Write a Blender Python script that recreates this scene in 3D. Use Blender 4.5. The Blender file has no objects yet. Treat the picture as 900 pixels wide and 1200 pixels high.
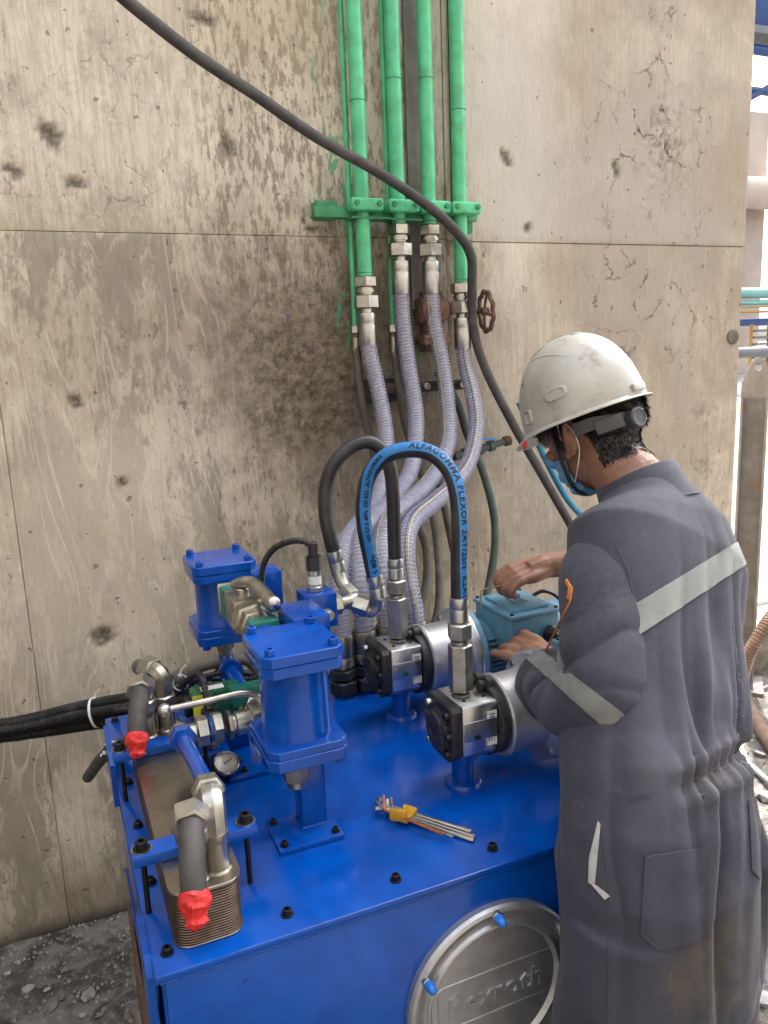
import bpy, bmesh, math, random
import numpy as np
from mathutils import Vector, Matrix, noise as mnoise
V = Vector
PI = math.pi
R = math.radians
random.seed(7)
scn = bpy.context.scene
C = bpy.data.collections.new("place"); scn.collection.children.link(C)

# ------------------------------------------------------------------ camera
YAW, PITCH, ROLL = R(22.9), R(11.3), R(-2.35)
fw = V((math.sin(YAW)*math.cos(PITCH), math.cos(YAW)*math.cos(PITCH), -math.sin(PITCH)))
rt = V((math.cos(YAW), -math.sin(YAW), 0)); up = rt.cross(fw)
rt2 = rt*math.cos(ROLL) + up*math.sin(ROLL); up2 = up*math.cos(ROLL) - rt*math.sin(ROLL)
cam = bpy.data.cameras.new("camera"); camo = bpy.data.objects.new("camera", cam); C.objects.link(camo)
cam.sensor_fit = 'VERTICAL'; cam.sensor_height = 36; cam.lens = 927/1200*36
cam.clip_end = 2000; cam.clip_start = 0.02
M4 = Matrix((rt2, up2, -fw)).transposed().to_4x4(); M4.translation = V((0, 0, 1.62))
camo.matrix_world = M4
scn.camera = camo

# ------------------------------------------------------------------ world and sun
SUN_EL, SUN_AZ = R(52), R(38)           # azimuth from +Y (north) towards +X
w = bpy.data.worlds.new("World"); scn.world = w; w.use_nodes = True
nt = w.node_tree; nt.nodes.clear()
sky = nt.nodes.new("ShaderNodeTexSky"); sky.sky_type = 'NISHITA'; sky.sun_disc = False
sky.sun_elevation = SUN_EL; sky.sun_rotation = SUN_AZ
sky.air_density = 1.0; sky.dust_density = 6.0; sky.ozone_density = 0.2; sky.altitude = 0
hs = nt.nodes.new("ShaderNodeHueSaturation"); hs.inputs['Saturation'].default_value = 0.38
bg = nt.nodes.new("ShaderNodeBackground"); bg.inputs[1].default_value = 0.15
ow = nt.nodes.new("ShaderNodeOutputWorld")
nt.links.new(sky.outputs[0], hs.inputs['Color']); nt.links.new(hs.outputs[0], bg.inputs[0]); nt.links.new(bg.outputs[0], ow.inputs[0])
sl = bpy.data.lights.new("sun", 'SUN'); sl.energy = 2.5; sl.angle = R(0.6); sl.color = (1, .95, .87)
so = bpy.data.objects.new("sun", sl); C.objects.link(so)
tosun = V((math.sin(SUN_AZ)*math.cos(SUN_EL), math.cos(SUN_AZ)*math.cos(SUN_EL), math.sin(SUN_EL)))
so.rotation_euler = tosun.to_track_quat('Z', 'Y').to_euler(); so.location = (0, 0, 12)
scn.view_settings.view_transform = 'Standard'; scn.view_settings.look = 'None'
scn.view_settings.exposure = 2.6; scn.view_settings.gamma = 1

# ------------------------------------------------------------------ node helpers
class NT:
    def __init__(s, name):
        s.m = bpy.data.materials.new(name); s.m.use_nodes = True
        s.t = s.m.node_tree; s.t.nodes.clear()
        s.out = s.t.nodes.new("ShaderNodeOutputMaterial")
    def n(s, typ, **kw):
        nd = s.t.nodes.new("ShaderNode"+typ)
        for k, v in kw.items():
            if k.startswith('_'): setattr(nd, k[1:], v); continue
            key = int(k[1:]) if (k[0] == 'i' and k[1:].isdigit()) else k.replace('__', ' ')
            s.set(nd.inputs[key], v)
        return nd
    def set(s, inp, v):
        if isinstance(v, bpy.types.Node): v = v.outputs[0]
        if isinstance(v, bpy.types.NodeSocket): s.t.links.new(v, inp)
        elif hasattr(inp.default_value, '__len__') and isinstance(v, (tuple, list)):
            v = tuple(v)
            if len(inp.default_value) == 4 and len(v) == 3: v = v+(1,)
            inp.default_value = v
        else: inp.default_value = v
    def pos(s, scale=(1, 1, 1), off=(0, 0, 0)):
        g = s.n("NewGeometry"); m = s.n("Mapping")
        s.t.links.new(g.outputs['Position'], m.inputs[0]); m.inputs['Scale'].default_value = scale; m.inputs['Location'].default_value = off
        return m.outputs[0]
    def noise(s, sc, det=4, rough=.55, dist=0, scale=(1, 1, 1), off=(0, 0, 0), vec=None):
        return s.n("TexNoise", Vector=vec if vec is not None else s.pos(scale, off), Scale=sc, Detail=det, Roughness=rough, Distortion=dist).outputs[0]
    def ramp(s, fac, a, b, lo=0., hi=1.):
        r = s.n("MapRange", Value=fac); r.inputs[1].default_value = a; r.inputs[2].default_value = b
        r.inputs[3].default_value = lo; r.inputs[4].default_value = hi; r.clamp = True
        r.interpolation_type = 'SMOOTHSTEP'
        return r.outputs[0]
    def math(s, op, a, b=0., c=None):
        m = s.n("Math", _operation=op); s.set(m.inputs[0], a); s.set(m.inputs[1], b)
        if c is not None: s.set(m.inputs[2], c)
        return m.outputs[0]
    def mix(s, fac, a, b, mode='MIX'):
        m = s.n("Mix", _data_type='RGBA', _blend_type=mode)
        s.set(m.inputs[0], fac); s.set(m.inputs[6], a); s.set(m.inputs[7], b)
        return m.outputs[2]
    def bump(s, h, strength=.3, dist=.002, normal=None):
        b = s.n("Bump", Height=h, Strength=strength, Distance=dist)
        if normal is not None: s.set(b.inputs['Normal'], normal)
        return b.outputs[0]
    def pbr(s, col, rough=.5, metal=0., bump=None, **kw):
        p = s.n("BsdfPrincipled"); s.set(p.inputs['Base Color'], col); s.set(p.inputs['Roughness'], rough); s.set(p.inputs['Metallic'], metal)
        if bump is not None: s.set(p.inputs['Normal'], bump)
        for k, v in kw.items(): s.set(p.inputs[k.replace('__', ' ')], v)
        s.t.links.new(p.outputs[0], s.out.inputs[0]); s.p = p
        return s.m

def simple(name, col, rough=.5, metal=0., var=.25, nsc=30, bump=.15, bsc=200, dirt=None, dirtamt=.4, dsc=12, stretch=(1, 1, 1), **kw):
    s = NT(name)
    n1 = s.noise(nsc, 5, .6, scale=stretch); f = s.ramp(n1, .3, .7)
    dark = tuple(c*(1-var) for c in col); lite = tuple(min(1, c*(1+var*.6)) for c in col)
    c = s.mix(f, dark, lite)
    rv = .10 if metal > .8 else .3
    r = s.math('ADD', s.math('MULTIPLY', s.noise(nsc*1.7, 4, .6, scale=stretch), rv), rough-rv/2)
    if dirt:
        d = s.ramp(s.noise(dsc, 6, .7), .52, .72, 0, dirtamt); c = s.mix(d, c, dirt)
        r = s.math('ADD', r, s.math('MULTIPLY', d, .4))
    return s.pbr(c, r, metal, s.bump(s.noise(bsc, 3, .6, scale=stretch), bump, .0006) if bump else None, **kw)

MT = {}
# painted steel in machine blue: slight smears, dust and orange-peel
def blue_paint():
    s = NT("blue_paint")
    smear = s.noise(9, 5, .6, .6); fine = s.noise(60, 4, .6)
    c = s.mix(s.ramp(smear, .35, .7), (.0, .050, .30), (.0, .075, .42))
    dust = s.math('MULTIPLY', s.ramp(s.noise(22, 7, .75, .4), .58, .82), .18)
    c = s.mix(dust, c, (.05, .11, .30))
    marks = s.ramp(s.noise(35, 3, .5, 1.5, off=(3, 1, 2)), .70, .74, 0, .55)
    c = s.mix(marks, c, (.004, .02, .14))
    r = s.math('ADD', s.math('MULTIPLY', s.noise(14, 5, .65, 1.), .26), .07)
    r = s.math('ADD', r, s.math('MULTIPLY', dust, .8))
    h = s.math('ADD', s.noise(110, 2, .5), s.math('MULTIPLY', s.noise(11, 3, .5), 1.6))
    return s.pbr(c, r, 0, s.bump(h, .12, .0012), Coat__Weight=.1, Coat__Roughness=.1, Specular__IOR__Level=.42)
MT['blue'] = blue_paint()
MT['blue_dark'] = simple("blue_paint_old", (.006, .05, .30), .35, 0, .3, 20, .12, 120, (.12, .1, .08), .5, 14)
MT['green'] = simple("green_pipe_paint", (.085, .50, .24), .40, 0, .22, 16, .2, 110, (.11, .17, .09), .5, 17, Coat__Weight=.1)
MT['green_dirty'] = simple("green_bracket_paint", (.04, .27, .12), .5, 0, .3, 20, .3, 150, (.10, .10, .06), .6, 30)
MT['zinc'] = simple("zinc_steel", (.50, .49, .445), .33, 1, .22, 40, .06, 160, (.30, .27, .20), .45, 35)
MT['zinc_y'] = simple("dull_plated_steel", (.40, .38, .31), .36, 1, .3, 60, .2, 160, (.20, .16, .11), .5, 40)
MT['chrome'] = simple("bright_steel", (.50, .50, .49), .30, 1, .12, 40, .03, 200, (.25, .24, .2), .4, 30)
MT['alu'] = simple("cast_aluminium", (.52, .53, .55), .42, .85, .15, 40, .35, 500, (.26, .26, .26), .35, 20)
MT['alu_block'] = simple("machined_aluminium", (.60, .61, .63), .36, 1, .06, 30, .04, 90, (.35, .35, .36), .3, 12)
MT['stainless'] = simple("stainless_plate", (.37, .34, .29), .30, 1, .2, 12, .06, 300, (.30, .26, .18), .5, 10)
MT['copper_edge'] = simple("brazed_plate_edges", (.20, .145, .115), .42, 1, .3, 50, .15, 200, (.15, .1, .07), .5, 20)
MT['castiron'] = simple("black_cast_iron", (.022, .023, .026), .5, .2, .4, 50, .5, 350)
MT['bolt'] = simple("black_bolt", (.018, .018, .02), .36, .5, .3, 80, .1, 200)
MT['rubber'] = simple("black_rubber", (.017, .017, .019), .42, 0, .35, 30, .25, 420, (.07, .065, .06), .35, 20)
MT['rubber_dusty'] = simple("dusty_rubber", (.052, .050, .048), .6, 0, .3, 30, .3, 300, (.14, .12, .10), .5, 16)
MT['old_hose'] = simple("weathered_hose", (.10, .088, .072), .7, 0, .3, 20, .4, 250, (.2, .17, .13), .5, 16)
MT['green_hose'] = simple("dark_green_hose", (.055, .085, .075), .55, 0, .3, 20, .3, 250, (.15, .14, .11), .4, 16)
MT['rust'] = simple("rusty_iron", (.15, .085, .06), .8, .1, .5, 40, .8, 160, (.22, .15, .10), .6, 30)
MT['rust_dark'] = simple("dark_rusty_steel", (.075, .055, .045), .7, .3, .5, 30, .6, 160, (.20, .13, .08), .6, 12)
MT['stripe_blue'] = simple("hose_print_blue", (.025, .20, .52), .45, 0, .12, 40, .1, 300, (.01, .05, .15), .3, 40)
MT['black_print'] = simple("black_print", (.008, .010, .016), .6, 0, 0, 40, 0)
MT['white_plastic'] = simple("white_nylon", (.74, .74, .72), .4, 0, .08, 40, 0)
MT['label_white'] = simple("white_label", (.70, .70, .68), .5, 0, .08, 40, 0)
MT['label_yellow'] = simple("yellow_label", (.75, .72, .06), .5, 0, .1, 40, 0)
MT['coil_green'] = simple("green_coil_plastic", (.010, .12, .055), .3, 0, .25, 30, .05, 200)
MT['flange_green'] = simple("green_plastic_cap", (.015, .15, .11), .4, 0, .25, 30, .1, 200)
MT['red_tape'] = simple("red_tape", (.60, .025, .022), .6, 0, .2, 30, .3, 80)
MT['motor_blue'] = simple("motor_light_blue", (.095, .235, .33), .42, 0, .18, 30, .3, 300, (.10, .17, .22), .4, 18)
MT['yellow_plastic'] = simple("yellow_plastic", (.55, .29, .012), .38, 0, .15, 40, 0)
MT['orange'] = simple("orange_metal", (.52, .16, .05), .35, .6, .15, 40, 0)
MT['brass'] = simple("brass_coloured_rod", (.42, .30, .16), .35, .8, .15, 40, 0)
MT['blue_cap'] = simple("blue_cap_plastic", (.015, .16, .62), .35, 0, .2, 60, 0)
MT['cyan_hose'] = simple("cyan_air_hose", (.02, .20, .33), .45, 0, .2, 20, .2, 200, (.15, .25, .3), .4, 20)
MT['conduit'] = simple("black_conduit", (.014, .014, .015), .42, 0, .3, 60, 0, 100, (.08, .07, .06), .4, 20)
MT['brown_hose'] = simple("brown_corrugated_hose", (.20, .125, .09), .6, 0, .25, 20, .2, 100, (.28, .22, .17), .5, 16)
MT['grey_paint'] = simple("grey_painted_steel", (.22, .21, .20), .55, .1, .25, 14, .3, 120, (.24, .14, .07), .75, 9)
MT['white_pipe'] = simple("white_painted_pipe", (.55, .58, .56), .5, 0, .15, 20, .2, 120)
MT['kerb'] = simple("dirty_concrete_block", (.20, .18, .15), .85, 0, .35, 14, .8, 90, (.08, .07, .06), .6, 9)
MT['stone'] = simple("broken_stone", (.27, .26, .245), .85, 0, .35, 30, .9, 120, (.12, .11, .1), .6, 40)
MT['stone_dark'] = simple("dark_broken_stone", (.15, .145, .135), .88, 0, .4, 30, .9, 120, (.06, .055, .05), .6, 40)
MT['straw'] = simple("dry_straw", (.45, .42, .36), .7, 0, .2, 40, 0)
MT['glass_dial'] = simple("gauge_dial", (.30, .27, .235), .15, 0, .1, 60, 0, Coat__Weight=1.)
MT['far_beige'] = simple("far_beige_wall", (.34, .27, .22), .8, 0, .15, .7, .2, 10, (.27, .19, .14), .4, .5)
MT['far_pipe'] = simple("far_cream_pipe", (.42, .34, .27), .7, 0, .1, .7, 0)
MT['far_teal'] = simple("far_teal_pipe", (.16, .34, .30), .5, 0, .1, 1, 0)
MT['far_blue'] = simple("far_blue_beam", (.006, .035, .14), .45, 0, .2, 1, 0)
MT['far_yellow'] = simple("far_yellow_rail", (.34, .19, .03), .5, 0, .1, 4, 0)
MT['far_grey'] = simple("far_grey_steel", (.13, .13, .13), .6, 0, .15, 2, 0)

def clear_hose_mat():
    s = NT("clear_spiral_hose")
    tr = s.n("BsdfTransparent", Color=(.92, .92, .95))
    n = s.noise(40, 3)
    p = s.n("BsdfPrincipled"); s.set(p.inputs['Base Color'], s.mix(s.ramp(n, .3, .7), (.60, .60, .64), (.76, .76, .79)))
    s.set(p.inputs['Roughness'], .18)
    mx = s.n("MixShader"); mx.inputs[0].default_value = .20
    s.t.links.new(tr.outputs[0], mx.inputs[1]); s.t.links.new(p.outputs[0], mx.inputs[2]); s.t.links.new(mx.outputs[0], s.out.inputs[0])
    return s.m
MT['clear'] = clear_hose_mat()
MT['spiral'] = simple("violet_hose_spiral", (.24, .24, .38), .4, 0, .15, 40, 0)
MT['hose_core'] = simple("hose_inner_wall", (.55, .55, .59), .5, 0, .2, 30, 0)
MT['hose_line'] = simple("yellow_hose_line", (.50, .44, .20), .5, 0, .15, 60, 0)
MT['hose_line2'] = simple("navy_hose_line", (.03, .03, .09), .5, 0, .15, 60, 0)

# ------------------------------------------------------------------ mesh helpers
def smooth_bm(bm, ang=38):
    bm.normal_update(); a = R(ang)
    for f in bm.faces: f.smooth = True
    for e in bm.edges:
        if len(e.link_faces) == 2:
            e.smooth = e.calc_face_angle(0) < a
        else: e.smooth = False

def basis(d):
    d = V(d).normalized(); a = V((0, 0, 1)) if abs(d.z) < .9 else V((1, 0, 0))
    u = a.cross(d).normalized(); return u, d.cross(u).normalized(), d

class B:
    def __init__(s): s.bm = bmesh.new()
    def ring(s, c, u, v, r, n, ph=0, ry=None):
        ry = r if ry is None else ry
        return [s.bm.verts.new(V(c)+u*(r*math.cos(ph+2*PI*i/n))+v*(ry*math.sin(ph+2*PI*i/n))) for i in range(n)]
    def bridge(s, a, b):
        n = len(a)
        for i in range(n): s.bm.faces.new((a[i], a[(i+1) % n], b[(i+1) % n], b[i]))
    def lathe(s, o, axis, prof, n=28, cap=True, ph=0, u=None):
        uu, vv, d = basis(axis)
        if u is not None: uu = (V(u)-d*V(u).dot(d)).normalized(); vv = d.cross(uu)
        prev = None
        for i, (t, r) in enumerate(prof):
            rg = s.ring(V(o)+d*t, uu, vv, max(r, 1e-5), n, ph)
            if prev: s.bridge(prev, rg)
            elif cap: s.bm.faces.new(list(reversed(rg)))
            prev = rg
        if cap: s.bm.faces.new(prev)
        return s
    def cyl(s, a, b, r, r2=None, n=24, ch=0):
        a = V(a); b = V(b); L = (b-a).length; r2 = r if r2 is None else r2
        if ch: return s.lathe(a, b-a, [(0, r-ch), (ch, r), (L-ch, r2), (L, r2-ch)], n)
        return s.lathe(a, b-a, [(0, r), (L, r2)], n)
    def hexn(s, a, b, af, ph=0, u=None):
        a = V(a); b = V(b); L = (b-a).length; r = af/2/math.cos(PI/6); c = min(.1*af, L*.25)
        return s.lathe(a, b-a, [(0, r*.86), (c*.6, r), (L-c*.6, r), (L, r*.86)], 6, ph=ph, u=u)
    def box(s, c, size, rot=None, bev=0, seg=2):
        r = bmesh.ops.create_cube(s.bm, size=1)
        vs = r['verts']; Mx = (rot if rot is not None else Matrix.Identity(3))
        for v in vs: v.co = V((v.co.x*size[0], v.co.y*size[1], v.co.z*size[2]))
        if bev:
            es = list({e for v in vs for e in v.link_edges})
            o = bmesh.ops.bevel(s.bm, geom=es, offset=bev, segments=seg, affect='EDGES', profile=.5)
            vs = list({v for f in o['faces'] for v in f.verts} | {v for v in vs if v.is_valid})
        for v in vs: v.co = Mx @ v.co + V(c)
        return s
    def prism(s, poly, o, u, v, depth, bev=0):
        o = V(o); u = V(u).normalized(); v = V(v).normalized(); d = u.cross(v)
        if bev:
            cx = sum(p[0] for p in poly)/len(poly); cy = sum(p[1] for p in poly)/len(poly)
            def sh(p, k):
                L = math.hypot(p[0]-cx, p[1]-cy) or 1; return (p[0]-(p[0]-cx)/L*k, p[1]-(p[1]-cy)/L*k)
            lv = [(0, bev), (bev, 0), (depth-bev, 0), (depth, bev)]
        else: lv = [(0, 0), (depth, 0)]; sh = lambda p, k: p
        prev = None
        for t, k in lv:
            rg = [s.bm.verts.new(o+u*sh(p, k)[0]+v*sh(p, k)[1]+d*t) for p in poly]
            if prev: s.bridge(prev, rg)
            else: s.bm.faces.new(list(reversed(rg)))
            prev = rg
        s.bm.faces.new(prev); return s
    def tube(s, pts, r, n=16, cap=True, frames=None):
        fr = frames or frame_path(pts); prev = None
        for i, (p, u, v, d) in enumerate(fr):
            rr = r(i/(len(fr)-1), i) if callable(r) else r
            rg = s.ring(p, u, v, rr, n)
            if prev: s.bridge(prev, rg)
            elif cap: s.bm.faces.new(list(reversed(rg)))
            prev = rg
        if cap: s.bm.faces.new(prev)
        return s
    def sphere(s, c, r, n=16, sc=(1, 1, 1), rot=None):
        res = bmesh.ops.create_uvsphere(s.bm, u_segments=n, v_segments=max(6, n//2), radius=1)
        Mx = rot if rot is not None else Matrix.Identity(3)
        for v in res['verts']: v.co = Mx @ V((v.co.x*r*sc[0], v.co.y*r*sc[1], v.co.z*r*sc[2])) + V(c)
        return s
    def strip(s, rows):
        prev = None
        for rw in rows:
            cur = [s.bm.verts.new(V(p)) for p in rw]
            if prev:
                for i in range(len(cur)-1): s.bm.faces.new((prev[i], prev[i+1], cur[i+1], cur[i]))
            prev = cur
        return s

def catmull(pts, step=.01):
    P = [V(p) for p in pts]; P = [P[0]*2-P[1]]+P+[P[-1]*2-P[-2]]; out = []
    for i in range(1, len(P)-2):
        a, b, c, d = P[i-1:i+3]; n = max(2, int((c-b).length/step))
        for k in range(n):
            t = k/n
            out.append(.5*((2*b)+(c-a)*t+(2*a-5*b+4*c-d)*t*t+(3*b-a-3*c+d)*t**3))
    out.append(P[-2]); return out
def resample(pts, step):
    L = [0.]
    for a, b in zip(pts, pts[1:]): L.append(L[-1]+(b-a).length)
    n = max(2, int(L[-1]/step)); out = []; j = 0
    for k in range(n+1):
        t = L[-1]*k/n
        while j < len(L)-2 and L[j+1] < t: j += 1
        q = (t-L[j])/max(1e-9, L[j+1]-L[j]); out.append(pts[j].lerp(pts[j+1], q))
    return out
def frame_path(pts, up0=None):
    pts = [V(p) for p in pts]; fr = []
    d = (pts[1]-pts[0]).normalized(); u, v, _ = basis(d)
    if up0 is not None: u = (V(up0)-d*V(up0).dot(d)).normalized(); v = d.cross(u)
    for i, p in enumerate(pts):
        d2 = (pts[min(i+1, len(pts)-1)]-pts[max(i-1, 0)]).normalized()
        q = d.rotation_difference(d2); u = q @ u; d = d2
        u = (u-d*u.dot(d)).normalized(); v = d.cross(u)
        fr.append((p, u.copy(), v.copy(), d.copy()))
    return fr

def root_of(p):
    while p.parent: p = p.parent
    return p
def obj(name, b, mat, parent=None, ang=38, label=None, recalc=True):
    bm = b.bm if isinstance(b, B) else b
    if recalc: bmesh.ops.recalc_face_normals(bm, faces=bm.faces)
    smooth_bm(bm, ang)
    me = bpy.data.meshes.new(name)
    if parent is not None:
        o0 = V(root_of(parent)['_o'])
        for v in bm.verts: v.co -= o0
    bm.to_mesh(me); bm.free()
    mats = mat if isinstance(mat, (list, tuple)) else [mat]
    for m in mats: me.materials.append(MT[m] if isinstance(m, str) else m)
    o = bpy.data.objects.new(name, me); C.objects.link(o)
    if parent is not None: o.parent = parent
    if label: o['label'] = label
    return o
def thing(name, label, cat, loc=(0, 0, 0), group=None):
    o = bpy.data.objects.new(name, None); C.objects.link(o); o.location = loc; o.empty_display_size = .05
    o['label'] = label; o['category'] = cat; o['_o'] = tuple(loc)
    if group: o['group'] = group
    return o
def single(o, label, cat, group=None):
    o['label'] = label; o['category'] = cat
    if group: o['group'] = group
    return o
def instance(src, parent, loc, rot=None):
    o = src.copy(); C.objects.link(o); o.parent = parent; o.location = V(loc)-V(root_of(parent)['_o'])
    if rot is not None: o.rotation_euler = rot
    return o
def proto(name, b, mat, ang=38):
    """mesh datablock only"""
    bm = b.bm; bmesh.ops.recalc_face_normals(bm, faces=bm.faces); smooth_bm(bm, ang)
    me = bpy.data.meshes.new(name); bm.to_mesh(me); bm.free()
    for m in (mat if isinstance(mat, (list, tuple)) else [mat]): me.materials.append(MT[m])
    return me
def place(name, me, parent, loc, rot=None, label=None):
    o = bpy.data.objects.new(name, me); C.objects.link(o); o.parent = parent
    o.location = V(loc)-V(root_of(parent)['_o'])
    if rot is not None: o.rotation_euler = rot
    if label: o['label'] = label
    return o
def text_bm(txt, size, bold=.0, extrude=0., spacing=1.):
    cu = bpy.data.curves.new("t", 'FONT'); cu.body = txt; cu.size = size; cu.offset = bold; cu.extrude = extrude
    cu.space_character = spacing; cu.resolution_u = 3; cu.align_x = 'LEFT'
    ob = bpy.data.objects.new("t", cu); scn.collection.objects.link(ob)
    bpy.context.view_layer.update()
    dg = bpy.context.evaluated_depsgraph_get(); me = bpy.data.meshes.new_from_object(ob.evaluated_get(dg))
    bm = bmesh.new(); bm.from_mesh(me); bpy.data.objects.remove(ob); bpy.data.meshes.remove(me); bpy.data.curves.remove(cu)
    return bm
def fbm(p, sc, oct=4):
    return mnoise.fractal(V(p)*sc, .9, 2.1, oct)
def voxel(b, size):
    me = bpy.data.meshes.new("vx"); b.bm.to_mesh(me); b.bm.free()
    o = bpy.data.objects.new("vx", me); scn.collection.objects.link(o)
    m = o.modifiers.new("r", 'REMESH'); m.mode = 'VOXEL'; m.voxel_size = size; m.adaptivity = 0
    bpy.context.view_layer.update()
    dg = bpy.context.evaluated_depsgraph_get(); me2 = bpy.data.meshes.new_from_object(o.evaluated_get(dg))
    bm = bmesh.new(); bm.from_mesh(me2); bpy.data.objects.remove(o); bpy.data.meshes.remove(me); bpy.data.meshes.remove(me2)
    return bm

# bolt mesh: washer, cap-screw head with hex socket, standing on z = 0, radius 1 unit = head radius
def capscrew(r, washer=True):
    b = B()
    if washer: b.lathe((0, 0, 0), (0, 0, 1), [(0, r*1.45), (r*.28, r*1.45), (r*.3, r*1.35)], 18)
    b.lathe((0, 0, r*.3), (0, 0, 1), [(0, r), (r*1.1, r), (r*1.25, r*.88), (r*1.25, r*.55), (r*.6, r*.5), (r*.6, .0001)], 18)
    return b

# ================================================================== SETTING
WY = 2.276
def wall_mat():
    s = NT("formed_concrete")
    g = s.n("NewGeometry"); sp = s.n("SeparateXYZ"); s.t.links.new(g.outputs['Position'], sp.inputs[0])
    X, Z = sp.outputs[0], sp.outputs[2]
    wn = s.n("TexNoise", Vector=s.pos(), Scale=3.2, Detail=5, Roughness=.65)
    wsep = s.n("SeparateColor"); s.t.links.new(wn.outputs['Color'], wsep.inputs[0])
    def blob(cx, cz, rx, rz, warp=.6, soft=.8):
        dx = s.math('DIVIDE', s.math('SUBTRACT', X, cx), rx); dz = s.math('DIVIDE', s.math('SUBTRACT', Z, cz), rz)
        dx = s.math('ADD', dx, s.math('MULTIPLY', s.math('SUBTRACT', wsep.outputs[0], .5), warp*2.5)); dz = s.math('ADD', dz, s.math('MULTIPLY', s.math('SUBTRACT', wsep.outputs[1], .5), warp*2.5))
        d = s.math('SQRT', s.math('ADD', s.math('MULTIPLY', dx, dx), s.math('MULTIPLY', dz, dz)))
        return s.ramp(d, 1-soft/2, 1+soft/2, 1, 0)
    mx = lambda a, b: s.math('MAXIMUM', a, b)
    ml = lambda a, b: s.math('MULTIPLY', a, b)
    # broad patches of cream and tan cement skin
    c = s.mix(s.ramp(s.noise(2.3, 6, .65, .5), .35, .66), (.39, .31, .215), (.68, .60, .465))
    c = s.mix(ml(s.ramp(s.noise(1.1, 3, .5, off=(4, 0, 1)), .45, .62), .55), c, (.66, .59, .47))
    c = s.mix(ml(blob(-.1, 2.45, 1.0, .55, .5, 1.3), .75), c, (.80, .735, .60))  # paler cream over the upper left
    c = s.mix(ml(s.ramp(s.noise(5.5, 9, .82, .2, off=(3, 0, 8)), .50, .60), .40), c, (.30, .265, .205))
    up_ = s.ramp(Z, 1.955, 1.965)                 # upper lift of the pour
    lo_ = s.math('SUBTRACT', 1, up_)
    rgt = s.ramp(X, 1.1, 1.3)
    # fine vertical board grain
    grain = s.noise(26, 5, .7, .2, scale=(3.2, 1, .22)); c = s.mix(ml(s.ramp(grain, .42, .72), .42), c, (.25, .20, .145))
    gr2 = s.noise(70, 3, .6, scale=(1.6, 1, .2)); c = s.mix(ml(s.ramp(gr2, .5, .7), .16), c, (.56, .50, .41))
    # grey cement film, lower lift mostly: irregular islands
    film = s.noise(3.0, 10, .78, .25, scale=(2.1, 1, .62), off=(1, 0, 2))
    filmd = s.math('ADD', film, ml(s.math('SUBTRACT', s.noise(42, 5, .75, scale=(1.4, 1, .7)), .5), .20))
    fm = ml(s.ramp(filmd, .455, .52), s.math('ADD', ml(lo_, .76), .24))
    fm = ml(fm, s.math('SUBTRACT', 1, ml(rgt, .55)))
    c = s.mix(ml(fm, .74), c, s.mix(s.noise(30, 4, .6), (.20, .175, .135), (.31, .275, .22)))
    # pale wood figure: contour lines of a stretched noise
    fig = s.noise(1.5, 2, .4, .3, scale=(3.0, 1, .55), off=(7, 0, 3)); fl = s.math('ABSOLUTE', s.math('SUBTRACT', s.math('FRACT', ml(fig, 24)), .5))
    flm = ml(s.ramp(fl, .34, .47), s.ramp(s.noise(13, 6, .75, .2, scale=(2, 1, .5)), .40, .56))
    figm = ml(flm, ml(s.ramp(s.noise(2.2, 3, .5, off=(2, 0, 9)), .36, .50), s.math('SUBTRACT', 1, rgt)))
    c = s.mix(ml(ml(figm, lo_), .7), c, (.62, .56, .45))
    # brown drips and flecks: elongated spots near the pipes and around
    dn = s.noise(27, 6, .68, .15, scale=(2.6, 1, .75)); dm = mx(blob(.72, 2.25, .30, .7), mx(blob(.95, 1.9, .35, .7), ml(s.noise(1.8, 2, .5, off=(5, 5, 5)), .32)))
    c = s.mix(ml(ml(s.ramp(dn, .49, .57), dm), .66), c, (.16, .115, .075))
    fl2 = s.noise(26, 3, .5, .1, scale=(1.7, 1, .75), off=(11, 0, 0)); fdm = mx(blob(.3, 1.25, .45, .5), mx(blob(.3, 1.0, .35, .4), .12))
    c = s.mix(ml(ml(s.ramp(fl2, .62, .68), fdm), .6), c, (.13, .105, .075))
    c = s.mix(ml(blob(.50, 1.70, .42, .30, .6, 1.4), .38), c, (.24, .205, .155))
    c = s.mix(ml(blob(.60, 2.62, .32, .30, .7, 1.3), .45), c, (.36, .285, .19))
    c = s.mix(ml(blob(.05, 1.05, .30, .42, .6, 1.2), .50), c, (.70, .625, .49))
    c = s.mix(ml(blob(1.45, 2.5, .16, .7, .4, 1.2), .45), c, (.72, .69, .62))
    # soot around the pipe ends, darker brown below them, damp at the wall foot
    c = s.mix(ml(blob(.80, 1.60, .30, .36, .7, 1.0), .74), c, s.mix(s.ramp(s.noise(30, 7, .85), .42, .58), (.04, .031, .023), (.25, .20, .145)))
    c = s.mix(ml(blob(1.08, 1.5, .32, .50, .5, 1.2), .45), c, (.12, .09, .062))
    c = s.mix(ml(blob(.95, 1.0, .45, .35, .5, 1.2), .25), c, (.12, .09, .06))
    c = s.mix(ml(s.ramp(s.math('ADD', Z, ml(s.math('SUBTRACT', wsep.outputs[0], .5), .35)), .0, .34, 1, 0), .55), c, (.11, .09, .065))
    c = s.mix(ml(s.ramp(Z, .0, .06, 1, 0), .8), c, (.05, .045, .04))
    # grey weathering of the right part
    c = s.mix(ml(blob(2.05, 2.35, .45, .7, .6, 1.2), .50), c, (.40, .36, .31))
    c = s.mix(ml(blob(1.9, 1.4, .6, .5, .6, 1.2), .45), c, (.36, .31, .25))
    c = s.mix(ml(ml(rgt, up_), ml(s.ramp(s.noise(1.3, 3, .5, off=(9, 9, 0)), .4, .6), .5)), c, (.43, .41, .38))
    # cracks
    vv = s.n("VectorMath", _operation='ADD'); s.t.links.new(s.pos((1, 1, 1)), vv.inputs[0])
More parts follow.
